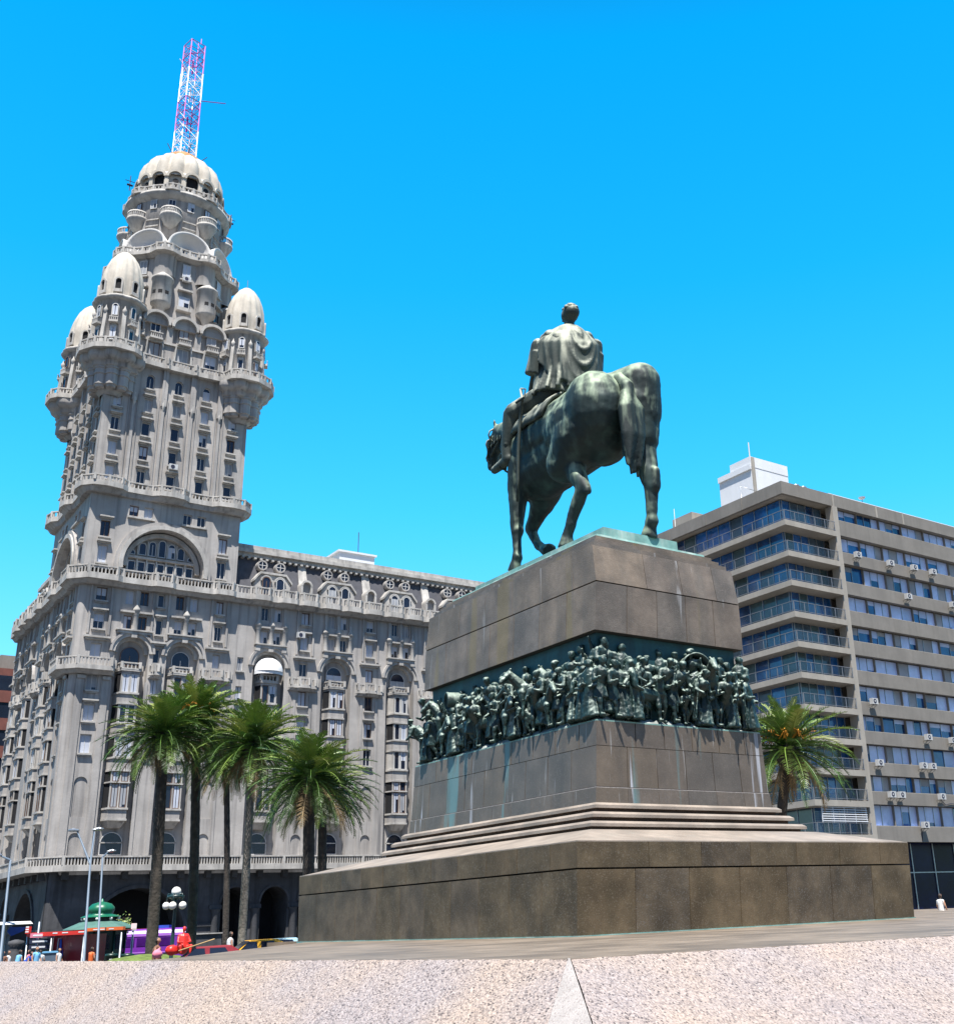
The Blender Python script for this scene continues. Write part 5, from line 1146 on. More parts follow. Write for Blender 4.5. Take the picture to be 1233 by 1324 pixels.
# louvred screen, plants, chair on the balconies
def scr(m_):
    z = (.085 * 70) 
    for q in range(9): m_.box((.8, -.05, z + 1.15 + q * .2), (6.9, 0, z + 1.23 + q * .2), 0)
    for q in range(5): m_.box((.8 + q * 1.5, .0, z + 1.0), (.86 + q * 1.5, .06, z + 2.9), 0)
part('louvre_screen', ['white'], scr)
# air conditioners
for x_, z_ in ((9.3, tops[1]), (14.4, tops[1] - .1), (18.3, tops[1]), (21.5, tops[1]), (8.6, tops[8] + .1), (16.6, tops[2] - 1.2 + .9), (24.2, tops[2] - .2), (26, tops[5]), (8.9, tops[6] + .2), (26.0, tops[7] - .3), (16.6, tops[7]), (20.5, tops[7] - .1), (24.3, tops[7] - .2), (15.2, tops[8] + .1), (16.6, tops[8] + .1), (9.8, tops[9] - .1), (11.2, tops[9] - .1), (17.4, tops[9] - .1), (20.9, tops[9] - .1), (14.2, tops[10] + .3), (25.6, tops[6] - .1)):
    def ac(m_):
        z = z_ - .45; m_.box((x_, -.72, z), (x_ + .8, -.32, z + .58), 0); m_.extr(arc(x_ + .33, z + .29, .22, 0, 360, 14)[:-1], .724, .735, 1, TF)
        m_.extr(arc(x_ + .33, z + .29, .09, 0, 360, 10)[:-1], .736, .745, 0, TF)
        for q in (.12, .6): m_.box((x_ + q, -.72, z - .05), (x_ + q + .05, -.03, z - .001), 2); m_.tube([(x_ + q, -.03, z - .4), (x_ + q, -.7, z - .05)], .02, 4, 2)
    part('air_conditioner', ['ac_white', 'navy', 'concrete'], ac)
part('hanging_cable', ['navy'], lambda m_: (m_.tube([(18.2, -.1, tops[9] - .6), (18.8, -.1, tops[9] - 1.0), (19.6, -.1, tops[9] - .85), (20.9, -.1, tops[9] - .9)], .04, 4), m_.tube([(14.5, -.1, tops[10] - .2), (14.4, -.1, tops[10] - 1.3)], .04, 4)))
part('street_glazing', ['glass_dark', 'metal', 'dark'], lambda m_: (m_.box((PXX + .8, 2.0, GZ), (XR, 2.06, bots[10] + .1), 0), [m_.box((PXX + 1 + 3.4 * q, 1.9, GZ), (PXX + 1.12 + 3.4 * q, 1.99, bots[10]), 1) for q in range(12)], m_.box((PXX + .8, 1.88, 2.6), (XR, 1.97, 2.7), 1)))
def wb(m_):
    m_.box((4.5, 8.06, RT - 1.5), (10.2, 13.1, RT + 5.3), 0); m_.box((4.45, 8.02, RT + 5.31), (10.2, 11.2, RT + 6.5), 0); m_.box((4.3, 8.0, RT + 5.0), (4.48, 13.1, RT + 5.6), 0); m_.box((10.21, 8.1, RT - 1.5), (11.7, 12.5, RT + 4.5), 0)
    m_.tube([(4.6, 8.2, RT + 6.5), (4.6, 8.2, RT + 8.2)], .06, 5, 1)
    m_.box((4.52, 7.9, RT + .3), (4.95, 8.0, RT + 6.4), 1)
part('rooftop_lift_room', ['white', 'concrete_l'], wb)
part('rooftop_room', ['concrete', 'concrete_l'], lambda m_: (m_.box((1.0, 14.2, RT - 1), (6, 17.4, RT + 1.4), 1),))
part('chimney', ['metal'], lambda m_: [m_.lathe(x, 3, [(.28, RT - .5), (.28, RT + 1.4), (.42, RT + 1.42), (.42, RT + 1.6), (.01, RT + 1.7)], 10) for x in (5.5, 6.6)])
part('roof_antenna', ['metal', 'white'], lambda m_: (m_.tube([(13.5, 1, RT), (13.5, 1, RT + 1.1)], .04, 5), m_.lathe(13.5, 1, [(.01, RT + .9), (.3, RT + 1.0), (.4, RT + 1.15)], 10, 1), m_.tube([(1, 17, RT), (1, 17, RT + 2.6)], .05, 5), m_.tube([(1, 6.5, RT), (1, 6.5, RT + 1.8), (2.6, 5.6, RT + 1.2)], .04, 5)))

# brown building far down the side street
bd = thing('office_building', 'brown red banded building at the far left edge behind the tower building', 'building', (22.0, 190, GZ))
mb = MB(); mb.box((-16, 0, 0), (16, 20, 41.9), 0); mb.box((8.3, 3, 41.91), (15.5, 18, 44.6), 1)
for k in range(9): mb.box((-16.3, -.3, 3 + 4.2 * k), (16.2, -.01, 4.8 + 4.2 * k), 0)
mb.build('wall', ['brick', 'concrete'], bd)
for k in range(9): mb = MB(); mb.box((-16, -.15, 4.85 + 4.2 * k), (15.9, -.02, 7.15 + 4.2 * k), 0); mb.build('window', ['glass'], bd)

# ---------------------------------------------------------------- palms
def frond(mb, rd, L, el, az, droop, m_, w_=.55, step=.1):
    """feathered leaf: arching midrib with narrow leaflets on both sides"""
    n = int(L / step); p = Vector((0, 0, 0)); e = el; pts = []
    ca_, sa_ = math.cos(az), math.sin(az); tw = rd.uniform(-.25, .25)
    for i in range(n + 1):
        t = i / n; pts.append((p.copy(), e)); e -= droop * (0.35 + 1.5 * t) / n
        p += Vector((math.cos(e) * ca_, math.cos(e) * sa_, math.sin(e))) * step
        az += tw / n; ca_, sa_ = math.cos(az), math.sin(az)
    side = Vector((-sa_, ca_, 0))
    mb.tube([pts[i][0] for i in range(0, n + 1, 4)], [.05 * (1 - i / n) + .012 for i in range(0, n + 1, 4)], 4, m_)
    for i in range(2, n + 1):
        t = i / n; q, ee = pts[i]; l = w_ * (math.sin(PI * min(1, t * .93 + .07)) ** .6) * rd.uniform(.85, 1.1)
        fw = Vector((math.cos(ee) * ca_, math.cos(ee) * sa_, math.sin(ee))); up_ = side.cross(fw) * -1
        for s_ in (-1, 1):
            d = (side * s_ * .72 + fw * .62 + up_ * rd.uniform(.05, .5)).normalized(); d.z -= .08; e2 = q + d * l; e2.z -= l * .08
            wd = fw * .034 + Vector((0, 0, .015)); mid = q + d * l * .45
            mb.add([tuple(q - wd * .6), tuple(q + wd * .6), tuple(mid + wd), tuple(e2), tuple(mid - wd)], [(0, 1, 2, 3, 4)], m_)
def crown_mesh(seed, L=3.9, n=100, fruit=False, parent=None):
    rd = random.Random(seed); mb = MB()
    for i in range(n):
        t = (i + .5) / n; el = R(86 - 122 * t ** .95 + rd.uniform(-6, 6)); az = i * 2.39996 + rd.uniform(-.2, .2)
        m_ = rd.choice((0, 0, 1, 2) if t > .45 else (0, 1, 1, 3)); m_ = 4 if t > .95 and rd.random() < .7 else m_
        frond(mb, rd, L * rd.uniform(.86, 1.08) * (.60 + .40 * min(1, t * 1.9)), el, az, rd.uniform(.55, .95) * (.6 + .75 * math.cos(el)), m_)
    c = mb.build('crown', ['f1', 'f2', 'f3', 'f4', 'dead'], parent)
    mb = MB()
    for i in range(34):      # hanging dry fronds
        az = i * 2.4; frond(mb, rd, L * rd.uniform(.45, .7), R(-50 + rd.uniform(-20, 10)), az, .9, 0, .28, .13)
    mb.ball((0, 0, -.35), .62, 1, 12, (1, 1, 1.25))
    k = mb.build('dry_skirt', ['dead', 'trunk'], parent)
    if fruit:
        mb = MB()
        for i in range(9):
            az = i * .7 + .3; d = Vector((math.cos(az), math.sin(az), .75)); tip = d * .95
            mb.tube([(0, 0, 0), tuple(d * .6), tuple(tip)], .03, 4)
            for j in range(26): a = rd.uniform(0, 6.28); q = tip + Vector((rd.gauss(0, .18), rd.gauss(0, .18), rd.uniform(-.45, .2))); mb.tube([tuple(tip), tuple(q)], [.012, .03], 4)
        mb.build('fruit_cluster', ['fruit'], parent)
def palm(loc, H, r0, label, seed, L=3.9, lean=(0, 0), fruit=False, n=115, bulge=1.5, group='palms on the square', src=None, pale=False, rz=0):
    t = thing('palm_tree', label, 'palm tree', loc, 0, group); lx, ly = lean
    mb = MB(); pr = []; N = 44; ctr = []
    for i in range(N + 1):
        s_ = i / N; r_ = r0 * (1 + bulge * max(0, 1 - s_ * 9) ** 2) * (1 + (.045 if i % 2 else 0)) * (1 - .1 * s_ + .22 * max(0, (s_ - .9) * 10))
        ctr.append((lx * s_ ** 1.6, ly * s_ ** 1.6, H * s_ - .25)); pr.append(r_)
    mb.tube(ctr, pr, 14, 0); mb.build('trunk', ['trunk_pale' if pale else 'trunk'], t)
    top = (lx, ly, H)
    if src is None:
        crown_mesh(seed, L, n, fruit, t)
        for c in t.children:
            if c.name.split('.')[0] != 'trunk': c.location = top; c.rotation_euler = (0, 0, rz)
    else:
        for c in src.children:
            if c.name.split('.')[0] == 'trunk' or (c.name.startswith('fruit') and not fruit): continue
            d = c.copy(); COL.objects.link(d); d.parent = t; d.location = top; d.rotation_euler = (0, 0, rz); k = L / 3.9; d.scale = (k, k, k)
    return t
def pbase(x, D): p = at(x, 1230, D); return (p[0], p[1], GZ)
def hz(x, y, D): return at(x, y, D)[2] - GZ
def palm_px(bx, bD, tx, ty, **k):
    b = pbase(bx, bD); q = at(tx, ty, bD); return palm((b[0], b[1], GZ), q[2] - GZ, lean=(q[0] - b[0], q[1] - b[1]), **k)
pA = palm_px(196, 66, 212, 950, r0=.30, label='leftmost tall palm with thick dark trunk rising from a grass mound', seed=1, L=3.75, bulge=1.6)
pB = palm_px(247, 69, 254, 930, r0=.27, label='tallest palm, orange fruit in its crown, second trunk from the left', seed=2, L=3.9, fruit=True, bulge=.4)
pC = palm_px(291, 82, 293, 980, r0=.21, label='slim palm half hidden between two larger palms, third trunk from the left', seed=3, src=pA, rz=1.3, L=3.9, bulge=.5)
pD = palm_px(312, 66, 328, 964, r0=.22, label='palm with pale slanting lower trunk, fourth from the left', seed=4, src=pB, rz=2.1, L=4.15, bulge=.3, pale=True)
pE = palm_px(397, 56, 400, 1006, r0=.28, label='shorter full-crowned palm beside the left end of the granite base', seed=5, src=pA, rz=4.0, L=3.75, bulge=.2)
pF = palm_px(415, 62, 417, 1022, r0=.24, label='palm mostly hidden behind the full-crowned palm by the granite base', seed=6, src=pB, rz=5.0, L=3.3, bulge=.2)
pG = palm_px(1004, 55, 1018, 968, r0=.26, label='bright palm with orange fruit right of the monument pedestal', seed=7, L=4.0, fruit=True, group='palms on the square', n=80, bulge=.2)
b = pbase(190, 64); mb = MB(); mb.lathe(b[0], b[1], [(5.0, GZ), (4.0, GZ + .15), (2.8, GZ + .75), (1.6, GZ + 1.15), (0.3, GZ + 1.3)], 40, 0, lob=7, la=.05); o = mb.build('grass_mound', ['grass']); o['kind'] = 'stuff'; tag(o, 'small mound of grass round the foot of the leftmost palm', 'grass')

# ---------------------------------------------------------------- street furniture
RV = lambda x, D, z=GZ: (at(x, 1230, D)[0], at(x, 1230, D)[1], z)
def lamp_tall(x, D, ytop, arms, label, grp='tall street lamps', matn='bluegrey'):
    p = RV(x, D); t = thing('street_lamp', label, 'street lamp', p, 0, grp); H = hz(arms[0][0], ytop, D)
    q = at(arms[0][0], ytop, D); mb = MB(); mb.tube([(0, 0, 0), (q[0] - p[0], q[1] - p[1], H)], [.075, .045], 8); mb.build('pole', [matn], t)
    for ax_, ay_ in arms[1:]:
        e = at(ax_, ay_, D); e = (e[0] - p[0], e[1] - p[1], e[2] - GZ); s_ = (q[0] - p[0], q[1] - p[1], H); mb = MB(); mb.tube([s_, e], [.05, .035], 6); mb.build('arm', [matn], t)
        sgn = -1 if ax_ <= arms[0][0] else 1; mb = MB(); d = Vector((.8, -.6, 0)) * sgn
        mb.tube([(e[0] - d.x * .1, e[1] - d.y * .1, e[2]), (e[0] + d.x * .2, e[1] + d.y * .2, e[2] + .04), (e[0] + d.x * .42, e[1] + d.y * .42, e[2] + .02)], [.05, .1, .05], 8); mb.build('lamp_head', ['metal'], t)
    return t
lamp_tall(111, 62, 1117, [(117, 1117), (100, 1074), (123, 1073)], 'pale tall street lamp forking into two arms behind the green kiosk')
lamp_tall(128, 75, 1108, [(133, 1108), (141, 1101)], 'street lamp with one short arm and a white round head, right of the forked lamp')
lamp_tall(3, 60, 1112, [(14, 1106), (0, 1106)], 'blue-grey street lamp at the left edge of the picture')
lamp_tall(2, 90, 1112, [(8, 1112), (15, 1108)], 'far street lamp beside the left edge, in front of the balcony') if False else None
# globe lamp
p = RV(222, 56); gl_ = thing('globe_lamp', 'dark iron lamp post with one white globe above a ring of lower globes', 'street lamp', p); zt_ = hz(224, 1153, 56); zl = hz(224, 1171, 56)
mb = MB(); mb.lathe(0, 0, [(.22, 0), (.2, .5), (.09, .7), (.07, zl - .2), (.1, zl), (.06, zt_ - .3)], 12); 
for k in range(5): a = R(72 * k + 20); mb.tube([(0, 0, zl + .45), (.32 * math.cos(a), .32 * math.sin(a), zl + .5), (.38 * math.cos(a), .38 * math.sin(a), zl + .15)], .035, 6)
mb.lathe(0, 0, [(.1, zl + .25), (.36, zl + .33), (.38, zl + .42), (.1, zl + .5)], 14); mb.build('post', ['iron'], gl_)
for k in range(5): a = R(72 * k + 20); mb = MB(); mb.ball((.38 * math.cos(a), .38 * math.sin(a), zl), .165, 0, 14); mb.build('globe', ['globe'], gl_)
mb = MB(); mb.ball((0, 0, zt_), .21, 0, 16); mb.build('globe', ['globe'], gl_)

# green kiosk
D = 86; p = RV(126, D); ks = thing('kiosk', 'green onion-domed street kiosk with a pale green lower roof and red awning', 'kiosk', p, R(20)); z = lambda y: hz(126, y, D)
mb = MB(); mb.lathe(0, 0, [(1.6, 0), (1.6, z(1200))], 8, 0, sm=False); 
for k in range(8): a = R(45 * k); mb.tube([(1.68 * math.sin(a), 1.68 * math.cos(a), 0), (1.68 * math.sin(a), 1.68 * math.cos(a), z(1200))], .07, 6)
for k in range(8): mb.box((-.42, .0, .35), (.42, .05, 1.2), 0, TA(0, 0, 22.5 + 45 * k, 1.5)); mb.box((-.4, .0, 1.4), (.4, .04, 2.3), 1, TA(0, 0, 22.5 + 45 * k, 1.5))
mb.build('body', ['green_dark', 'glass'], ks)
mb = MB(); mb.lathe(0, 0, [(2.3, z(1201.5)), (2.25, z(1200)), (1.3, z(1192)), (1.0, z(1190.5))], 8, 0, sm=False); mb.build('lower_roof', ['green_pale'], ks)
mb = MB(); mb.lathe(0, 0, [(1.0, z(1191)), (1.0, z(1184.5))], 8, 0, sm=False); mb.build('neck', ['green_dark'], ks)
for k in range(8): a = R(45 * k); mb = MB(); mb.ball((1.12 * math.sin(a), -1.12 * math.cos(a), z(1188)), .12, 0, 10); mb.build('globe', ['globe'], ks)
mb = MB(); mb.lathe(0, 0, [(1.3, z(1186)), (1.2, z(1185)), (.75, z(1182)), (.8, z(1180)), (.86, z(1177)), (.84, z(1173.5)), (.62, z(1169)), (.3, z(1167)), (.09, z(1166)), (.08, z(1163)), (.01, z(1162))], 32, 0, lob=8, la=.06); mb.build('dome', ['green'], ks)
# red stall with long fascia beside the kiosk
D2 = 81; p = RV(70, D2); e = RV(34, D2); f_ = RV(158, D2 - 5.5); ax = Vector((f_[0] - e[0], f_[1] - e[1], 0)); LL = ax.length; ang = math.atan2(ax.y, ax.x)
stl = thing('red_stall', 'long red market stall with white markings along its awning', 'stall', (e[0], e[1], GZ), ang); zz = lambda y: hz(90, y, D2)
mb = MB(); mb.box((0, -.1, zz(1209)), (LL * .62, .1, zz(1204)), 0); mb.box((LL * .62, -.1, zz(1205.5)), (LL, .1, zz(1201.5)), 1)
for u, w_ in ((.28, .05), (.38, .06), (.55, .07), (.70, .12), (.86, .05)): mb.box((LL * u, -.115, zz(1206.5 if u < .6 else 1204.4)), (LL * (u + w_), -.101, zz(1205.2 if u < .6 else 1203.2)), 2)
mb.box((0, .1, zz(1205.5)), (LL, 2.0, zz(1205.0)), 0); mb.build('awning', ['red', 'orange', 'wcloth'], stl)
mb = MB(); mb.box((LL * .2, .6, 0), (LL * .58, 1.9, zz(1209)), 0); mb.box((0, .3, 0), (LL * .2, .4, zz(1212)), 1); mb.build('back_wall', ['dred', 'green_dark'], stl)
for u in (0.0, .26, .6, .98): mb = MB(); mb.tube([(LL * u, 0, 0), (LL * u, 0, zz(1208))], .06, 6); mb.build('post', ['metal'], stl)
mb = MB(); mb.box((LL * .01, -.3, zz(1205)), (LL * .05, -.14, zz(1196)), 0)
for q in range(3): mb.box((LL * .012, -.31, zz(1203.5 - 3 * q)), (LL * .046, -.301, zz(1201.8 - 3 * q)), 1)
mb.build('striped_sign', ['red', 'wcloth'], stl)
# purple and red buses
def bus(x0, x1, D, ang, mats, label, ytop, name='bus'):
    a = RV(x0, D); b_ = RV(x1, D - ang); ax = Vector((b_[0] - a[0], b_[1] - a[1], 0)); L = ax.length; t = thing('bus', label, 'bus', (a[0], a[1], GZ), math.atan2(ax.y, ax.x), 'parked buses'); H = hz(x0, ytop, D)
    mb = MB(); pr = [(0, .45), (0, H - .35), (.15, H - .12), (.5, H), (2.0, H), (2.35, H - .12), (2.5, H - .35), (2.5, .45)]
    n = len(pr); mb.add([(0, y, z_) for y, z_ in pr] + [(L, y, z_) for y, z_ in pr], [tuple(range(n)), tuple(range(2 * n - 1, n - 1, -1))] + [(i, (i + 1) % n, n + (i + 1) % n, n + i) for i in range(n)], 0)
    mb.box((.1, -.03, H - .5), (L - .1, -.002, H - .32), 1); mb.box((0.3, -.02, 1.0), (L - .3, -.002, 1.08), 1); mb.build('body', mats, t)
    k = .6
    while k < L - 1.3: mb = MB(); mb.box((k, -.025, 1.45), (k + 1.15, -.003, H - .6), 0); mb.build('window', [mats[2]], t); k += 1.3
    for k in (L * .2, L * .78):
        mb = MB(); v_ = [(k + .5 * math.cos(R(a)), .5 + .5 * math.sin(R(a))) for a in range(0, 360, 22)]; mb.extr(v_, .05, -.25, 0, TF); mb.build('wheel', ['tyre'], t)
    mb = MB(); mb.box((L * .55, .8, H + .003), (L * .75, 1.7, H + .2), 0); mb.build('roof_unit', ['blue'], t); return t
bus(139, 238, 90, 1.0, ['purple', 'purple2', 'purple_glass'], 'bright purple bus parked behind the leftmost palm trunk', 1203)
# traffic light / signs
def post_sign(x, D, y0, board, cols, label, cat='sign', w_=.35):
    p = RV(x, D); t = thing('post_sign', label, cat, p); H = hz(x, y0, D); mb = MB(); mb.tube([(0, 0, 0), (0, 0, H)], .06, 6); mb.build('post', ['metal'], t)
    if board: mb = MB(); mb.box((-w_, -.09, H - board), (w_, -.062, H), 0); mb.build('board', cols, t)
    return t
post_sign(170, 78, 1194, .4, ['wcloth'], 'thin metal post with a small white board in front of the purple bus', w_=.16)
t = post_sign(47, 80, 1192, 0, None, 'dark direction sign boards on a grey post in front of the red stall')
for dz, w_, m_ in ((.65, .95, 'pinkc'), (1.0, .85, 'navy'), (1.32, .75, 'navy')): mb = MB(); H = hz(47, 1192, 80); mb.box((-.45, -.09, H - dz - .25), (w_, -.062, H - dz), 0); mb.box((-.3, -.1, H - dz - .17), (w_ - .3, -.092, H - dz - .08), 1); mb.build('board', [m_, 'wcloth'], t)
# parasol on the left edge
p = RV(4, 62); t = thing('parasol', 'flat white sunshade with blue cloth under it at the left edge', 'sunshade', p); H = hz(4, 1196, 62)
mb = MB(); mb.prism([(-1.3, -1.0), (.95, -1.0), (.95, 1.0), (-1.3, 1.0)], H, H + .12, 0, ID, top=[(-1.2, -.9), (.85, -.9), (.85, .9), (-1.2, .9)]); mb.build('canopy', ['wcloth'], t)
mb = MB(); mb.tube([(0, 0, 0), (0, 0, H)], .06, 6); mb.build('pole', ['metal'], t); mb = MB(); mb.extr([(.1, H - .3), (.3, H - .5), (.8, H - .3), (.9, H - .12), (.2, H - .1)], -.2, -.1, 0, TF); mb.build('cloth', ['blue'], t)
# stone urn pedestal
p = RV(20, 84); t = MB(); t.lathe(0, 0, [(.5, 0), (.46, 1.5), (.36, 1.8), (.5, 1.95), (.46, 2.15), (.1, 2.25)], 12, 0); o = t.build('stone_bollard', ['stucco_dark']); o.location = p; tag(o, 'weathered stone pier with rounded cap behind the people at far left', 'stone pier')
# blue rack, white box, bins
p = RV(91, 80); t = thing('clothes_rack', 'rack hung with bright blue cloths beside the green kiosk', 'rack', p); H = hz(90, 1213, 80)
mb = MB(); mb.tube([(-.75, 0, 0), (-.75, 0, H), (.75, 0, H), (.75, 0, 0)], .04, 6); mb.build('frame', ['metal'], t)
mb = MB(); rd = random.Random(8)
for k in range(9): x_ = -.68 + .16 * k; mb.prism([(x_, -.25), (x_ + .13, -.3), (x_ + .14, .25), (x_ + .02, .28)], H - 1.15 + rd.uniform(-.15, .15), H - .05, 0, ID, top=[(x_ + .03, -.12), (x_ + .1, -.12), (x_ + .1, .12), (x_ + .03, .12)])
mb.build('cloth', ['blue'], t)
p = RV(60, 79); mb = MB(); mb.prism([(-.55, -.35), (.55, -.35), (.55, .35), (-.55, .35)], 0, hz(60, 1233, 76), 0); mb.prism([(-.6, -.4), (.6, -.4), (.6, .4), (-.6, .4)], hz(60, 1233, 76) + .002, hz(60, 1232, 76) + .05, 1); o = mb.build('ice_box', ['bluegrey', 'cyan']); o.location = p; tag(o, 'pale blue and white ice box on the pavement', 'ice box')
for x_, lb in ((145, 'black litter bin with a white label right beside the green kiosk'), (166, 'black litter bin in front of the purple bus, by a thin post')):
    p = RV(x_, 74); t = thing('litter_bin', lb, 'bin', p, 0, 'litter bins'); H = hz(x_, 1233.5, 74); mb = MB(); mb.lathe(0, 0, [(.28, 0), (.34, H - .15), (.38, H - .14), (.36, H), (.1, H + .05)], 12, 0); mb.build('body', ['green_dark'], t)
    mb = MB(); mb.extr([(-.2, H - .45), (.2, H - .45), (.2, H - .25), (-.2, H - .25)], .36, .37, 0, TF); mb.build('label', ['wcloth'], t)
p = RV(262, 80); mb = MB(); mb.prism([(-1.1, -.6), (1.1, -.6), (1.1, .6), (-1.1, .6)], 0, hz(262, 1208, 80), 0, ID, top=[(-.95, -.5), (.95, -.5), (.95, .5), (-.95, .5)]); mb.box((-1.0, -.62, hz(262, 1208, 80)), (1.0, .62, hz(262, 1206.5, 80)), 1); o = mb.build('stone_plinth', ['stucco_dark', 'stucco2']); o.location = p; tag(o, 'grey stone block between palm trunks in front of the arcade', 'stone block')
# sapling behind the kiosk
p = RV(151, 90); t = thing('sapling', 'small bright green tree behind the green kiosk', 'tree', p); H = hz(151, 1190, 90); mb = MB(); mb.tube([(0, 0, 0), (.05, 0, H * .6), (0, 0, H)], [.05, .04, .02], 6); mb.build('trunk', ['trunk'], t)
mb = MB(); rd = random.Random(9)
for k in range(420):
    a, b_ = rd.uniform(0, 6.28), rd.uniform(0, 1) ** .5; c = Vector((math.cos(a) * b_ * .75, math.sin(a) * b_ * .6, H - .35 + rd.gauss(0, .3))); d = Vector((rd.gauss(0, 1), rd.gauss(0, 1), rd.gauss(0, .6))).normalized() * .12; s2 = d.orthogonal() * .5; mb.add([tuple(c), tuple(c + d * .5 + s2), tuple(c + d * 1.2), tuple(c + d * .5 - s2)], [(0, 1, 2, 3)], rd.choice((0, 1)))
for k in range(9): a = k * .7; mb.tube([(0, 0, H * .7), (.6 * math.cos(a), .5 * math.sin(a), H + .2)], [.03, .01], 4, 2)
mb.build('crown', ['f4', 'f2', 'trunk'], t)

# ---------------------------------------------------------------- cars
def car(x, D, rz, paint, label, ln=4.3):
    p = RV(x, D); t = thing('parked_car', label, 'car', p, rz, 'cars at the kerb'); mb = MB(); W = .85
    prof = [(0, .35), (.0, .75), (.55, .88), (1.1, .95), (1.75, 1.4), (3.0, 1.42), (3.75, 1.0), (4.2, .9), (4.3, .4)]
    v = []
    for y, ins in ((-W, .0), (-W + .06, 0), (W - .06, 0), (W, .0)):
        for a, b_ in prof: s_ = .16 if b_ > 1.1 else 0; v.append((a - 2.15, y * (1 - s_), b_ * (1 if abs(y) < W else .97)))
    n = len(prof); mb.add(v, [tuple(range(n)), tuple(range(4 * n - 1, 3 * n - 1, -1))] + [(j * n + i, j * n + (i + 1) % n, (j + 1) * n + (i + 1) % n, (j + 1) * n + i) for j in range(3) for i in range(n)], 0); mb.build('body', [paint], t)
    for s_ in (-1, 1):
        for a, b_, c, d in ((-.95, .82, -.45, .0), (.05, .8, .85, 1.4)):
            mb = MB(); y = s_ * (W - .02); y2 = s_ * (W * .84 + .012); mb.add([(a, y + s_ * .02, .98), (a + .85, y + s_ * .02, .98), (a + .8 if a < 0 else a + .6, y2, 1.34), (a + .42 if a < 0 else a, y2, 1.34)], [(0, 1, 2, 3)], 0); mb.build('window', ['glass'], t)
    mb = MB(); mb.add([(-1.05, -.7, 1.0), (-1.05, .7, 1.0), (-.46, .62, 1.38), (-.46, -.62, 1.38)], [(0, 1, 2, 3)], 0); mb.build('windscreen', ['glass'], t)
    for a in (-1.35, 1.35):
        for s_ in (-1, 1):
            mb = MB(); mb.extr([(a + .32 * math.cos(R(q)), .32 + .32 * math.sin(R(q))) for q in range(0, 360, 24)], s_ * .88, s_ * .68, 0, TF); w_ = mb.build('wheel', ['tyre'], t)
            mb = MB(); mb.extr([(a + .17 * math.cos(R(q)), .32 + .17 * math.sin(R(q))) for q in range(0, 360, 24)], s_ * .89, s_ * .885, 0, TF); mb.build('rim', ['metal'], w_)
    return t
car(331, 60, R(-8), 'yellow', 'yellow taxi behind the platform edge, below the arcade arches')
car(356, 62, R(-8), 'sky_paint', 'light blue car half hidden beside the left end of the granite base')
for c_ in bpy.data.objects:
    if c_.name.startswith('parked_car') : c_.location.z = GZ + .35
# ---------------------------------------------------------------- people
def person(x, D, label, shirt, legs, hair='hair', H=1.7, rz=0, arm=0, zoff=0.0, stoop=0.0, hold=None, seed=0):
    r = random.Random(seed + int(x)); mb = MB(); st_ = r.uniform(.05, .22); k = H / 1.75; ly = -stoop
    for s_, y in ((-1, -st_), (1, st_)):
        cap_(mb, (s_ * .1, 0, .86), (s_ * .11, y * .5 - .02, .46), .095, .06, 0, 8); cap_(mb, (s_ * .11, y * .5 - .02, .46), (s_ * .11, y, .08), .06, .042, 0, 8); cap_(mb, (s_ * .11, y + .03, .045), (s_ * .12, y - .15, .035), .045, .035, 0, 8)
    cap_(mb, (0, 0, .92), (0, ly, 1.3), .15, .16, 0, 10); cap_(mb, (-.13, ly, 1.38), (.13, ly, 1.38), .08, .08, 0, 8); cap_(mb, (0, ly, 1.4), (0, ly * 1.2, 1.52), .055, .05, 0, 8)
    mb.ball((0, ly * 1.3 - .01, 1.63), .1, 0, 12, (.85, 1, 1.2)); mb.ball((0, ly * 1.3 - .1, 1.61), .025); mb.ball((-.09, ly * 1.3, 1.62), .025); mb.ball((.09, ly * 1.3, 1.62), .025)
    for s_ in (-1, 1):
        up_ = arm and s_ == 1; e = (s_ * .26, ly - (.12 if up_ else .02), 1.14); h_ = (s_ * .2, ly - .33, 1.28) if up_ else (s_ * .25, ly - .14, .9)
        cap_(mb, (s_ * .19, ly, 1.38), e, .06, .047, 0, 8); cap_(mb, e, h_, .045, .033, 0, 8); hv = Vector(h_) - Vector(e); hv.normalize()
        for q in range(4): b0 = Vector(h_) + Vector((.02 * (q - 1.5), 0, 0)); cap_(mb, tuple(b0), tuple(b0 + hv * (.09 + .01 * (q % 2)) + Vector((0, -.02, -.01))), .014, .011, 0, 6)
    o = remeshed(mb, 'person', ['skin'], .022, 1, None, (0, 0, 0)); me = o.data; me.materials.clear()
    for m_ in ('skin', shirt, legs, hair, 'navy'): me.materials.append(M[m_])
    for p_ in me.polygons:
        c = p_.center; i_ = 0; hc = Vector((0, ly * 1.3, 1.64))
        if c.z < .09: i_ = 4
        elif c.z < .93: i_ = 2 if not (abs(c.x) > .2 and c.z > .75) else 0
        elif c.z < 1.46: i_ = 1 if abs(c.x) < .21 + (.03 if c.z > 1.2 else 0) else 0
        elif (c - hc).length < .2 and (c.y > hc.y - .02 or c.z > 1.70): i_ = 3
        if legs == 'skin' and .5 < c.z < .93 and i_ == 2: i_ = 4
        p_.material_index = i_
    o.location = RV(x, D, GZ + zoff); o.scale = (k, k, k); o.rotation_euler = (0, 0, rz); tag(o, label, 'person', None); return o
person(5, 74, 'person in a brown top and white shorts at the left edge', 'brownc', 'wcloth', zoff=0, seed=1)
person(12, 75, 'person in a white top walking close to the left edge', 'wcloth', 'dred', rz=1, seed=2)
person(24, 76, 'person in a pale blue shirt in front of the stone pier', 'cyan', 'navy', rz=2, seed=3, stoop=.1)
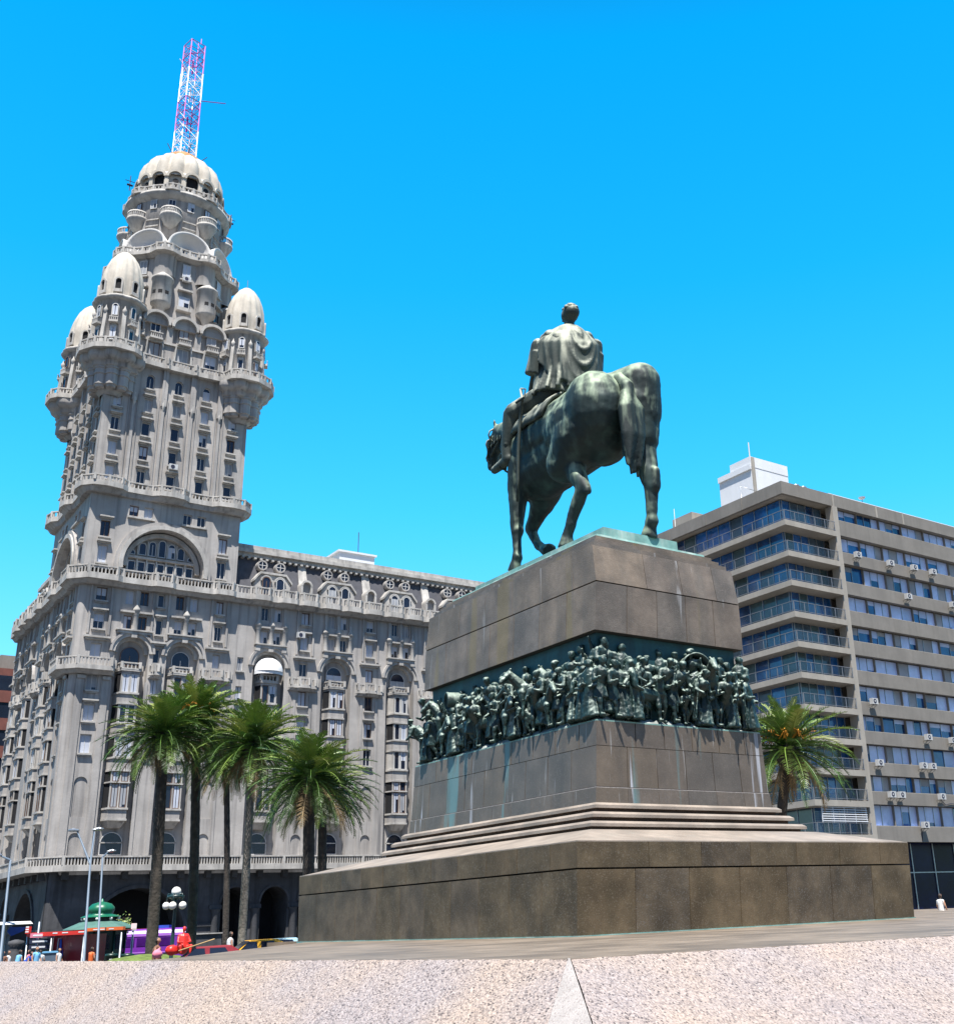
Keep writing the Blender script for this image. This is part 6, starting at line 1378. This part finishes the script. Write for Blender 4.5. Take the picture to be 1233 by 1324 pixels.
person(31, 74, 'person bending forward in a bright blue shirt', 'blue', 'navy', rz=1.2, stoop=.35, H=1.6, seed=4)
person(39, 75, 'person in a white and pink top beside the bright blue shirt', 'pinkc', 'wcloth', rz=4, seed=5)
person(48, 73, 'tall person in a pale blue and white shirt with dark shorts', 'cyan', 'navy', rz=.5, H=1.85, seed=6)
person(53, 75, 'person in white just right of the tall one in pale blue', 'wcloth', 'cyan', rz=3, H=1.65, seed=7)
person(77, 76, 'person in a white shirt walking past the red stall', 'wcloth', 'skin', rz=.8, seed=8)
person(119, 73, 'person in an orange top raising an arm in front of the green kiosk', 'orange', 'navy', rz=2, arm=1, seed=9)
person(297, 58, 'person in white seated near the foot of the slanting palm', 'wcloth', 'wcloth', rz=1.5, zoff=.5, seed=10)
person(1224, 62, 'distant person in white at the right edge of the platform', 'wcloth', 'wcloth', rz=1.5, zoff=.85, seed=11)
person(203, 44, 'person in a brown patterned top behind a pink bag at the foot of the palm', 'brownc', 'pinkc', rz=1.0, zoff=.42, seed=12)
def blob(name, x, D, y0, forms, m_, label, cat, vox=.03):
    p = RV(x, D); z0 = at(x, y0, D)[2]; mb = MB()
    for f in forms: f(mb)
    o = remeshed(mb, name, [m_], vox, 2, None, (0, 0, 0), (.2, .05)); o.location = (p[0], p[1], z0); tag(o, label, cat); return o
blob('bag', 204, 42, 1239, [lambda m_: m_.ball((0, 0, .12), .17, 0, 12, (1, .7, .8)), lambda m_: cap_(m_, (-.08, 0, .2), (.06, 0, .3), .04, .035)], 'pinkc', 'pink bag on the ground by the palm', 'bag')
blob('red_bundle', 222, 44, 1235, [lambda m_: m_.ball((0, 0, .16), .19, 0, 14, (1.15, .9, .95)), lambda m_: m_.ball((.14, 0, .14), .13)], 'red', 'low round red bundle left of the person draped in red', 'bundle')
# person wrapped in red, sitting
mb = MB(); cap_(mb, (0, 0, .3), (0, 0, .75), .36, .25); m2 = mb; m2.ball((0, -.05, 1.18), .12, 0, 12, (.9, 1, 1.2)); cap_(mb, (-.2, 0, .85), (.2, 0, .85), .12, .12); cap_(mb, (0, 0, .9), (0, -.03, 1.1), .07, .06)
for s_ in (-1, 1): cap_(mb, (s_ * .15, -.1, .25), (s_ * .3, -.5, .35), .14, .1); cap_(mb, (s_ * .3, -.5, .35), (s_ * .25, -.55, .05), .09, .06); cap_(mb, (s_ * .25, 0, .85), (s_ * .35, -.2, .55), .08, .06); cap_(mb, (s_ * .35, -.2, .55), (s_ * .15, -.42, .55), .055, .045)
o = remeshed(mb, 'person', ['red'], .03, 2, None, (0, 0, 0)); p = RV(236, 44); o.location = (p[0], p[1], at(236, 1233, 44)[2]); o.scale = (.62, .62, .68); tag(o, 'person draped all in red sitting near the platform edge', 'person')
mb = MB(); mb.tube([(-.25, 0, 0), (.9, .1, .33)], .022, 6); o = mb.build('wooden_pole', ['wood']); p = RV(241, 43.5); o.location = (p[0], p[1], at(241, 1229, 43.5)[2]); o.rotation_euler = (0, 0, R(-20)); tag(o, 'pale wooden pole leaning across the red figure', 'pole')
t = car(268, 52, R(-15), 'dred', 'dark red car between the palm trunks behind the platform edge'); t.location.z = GZ + .25
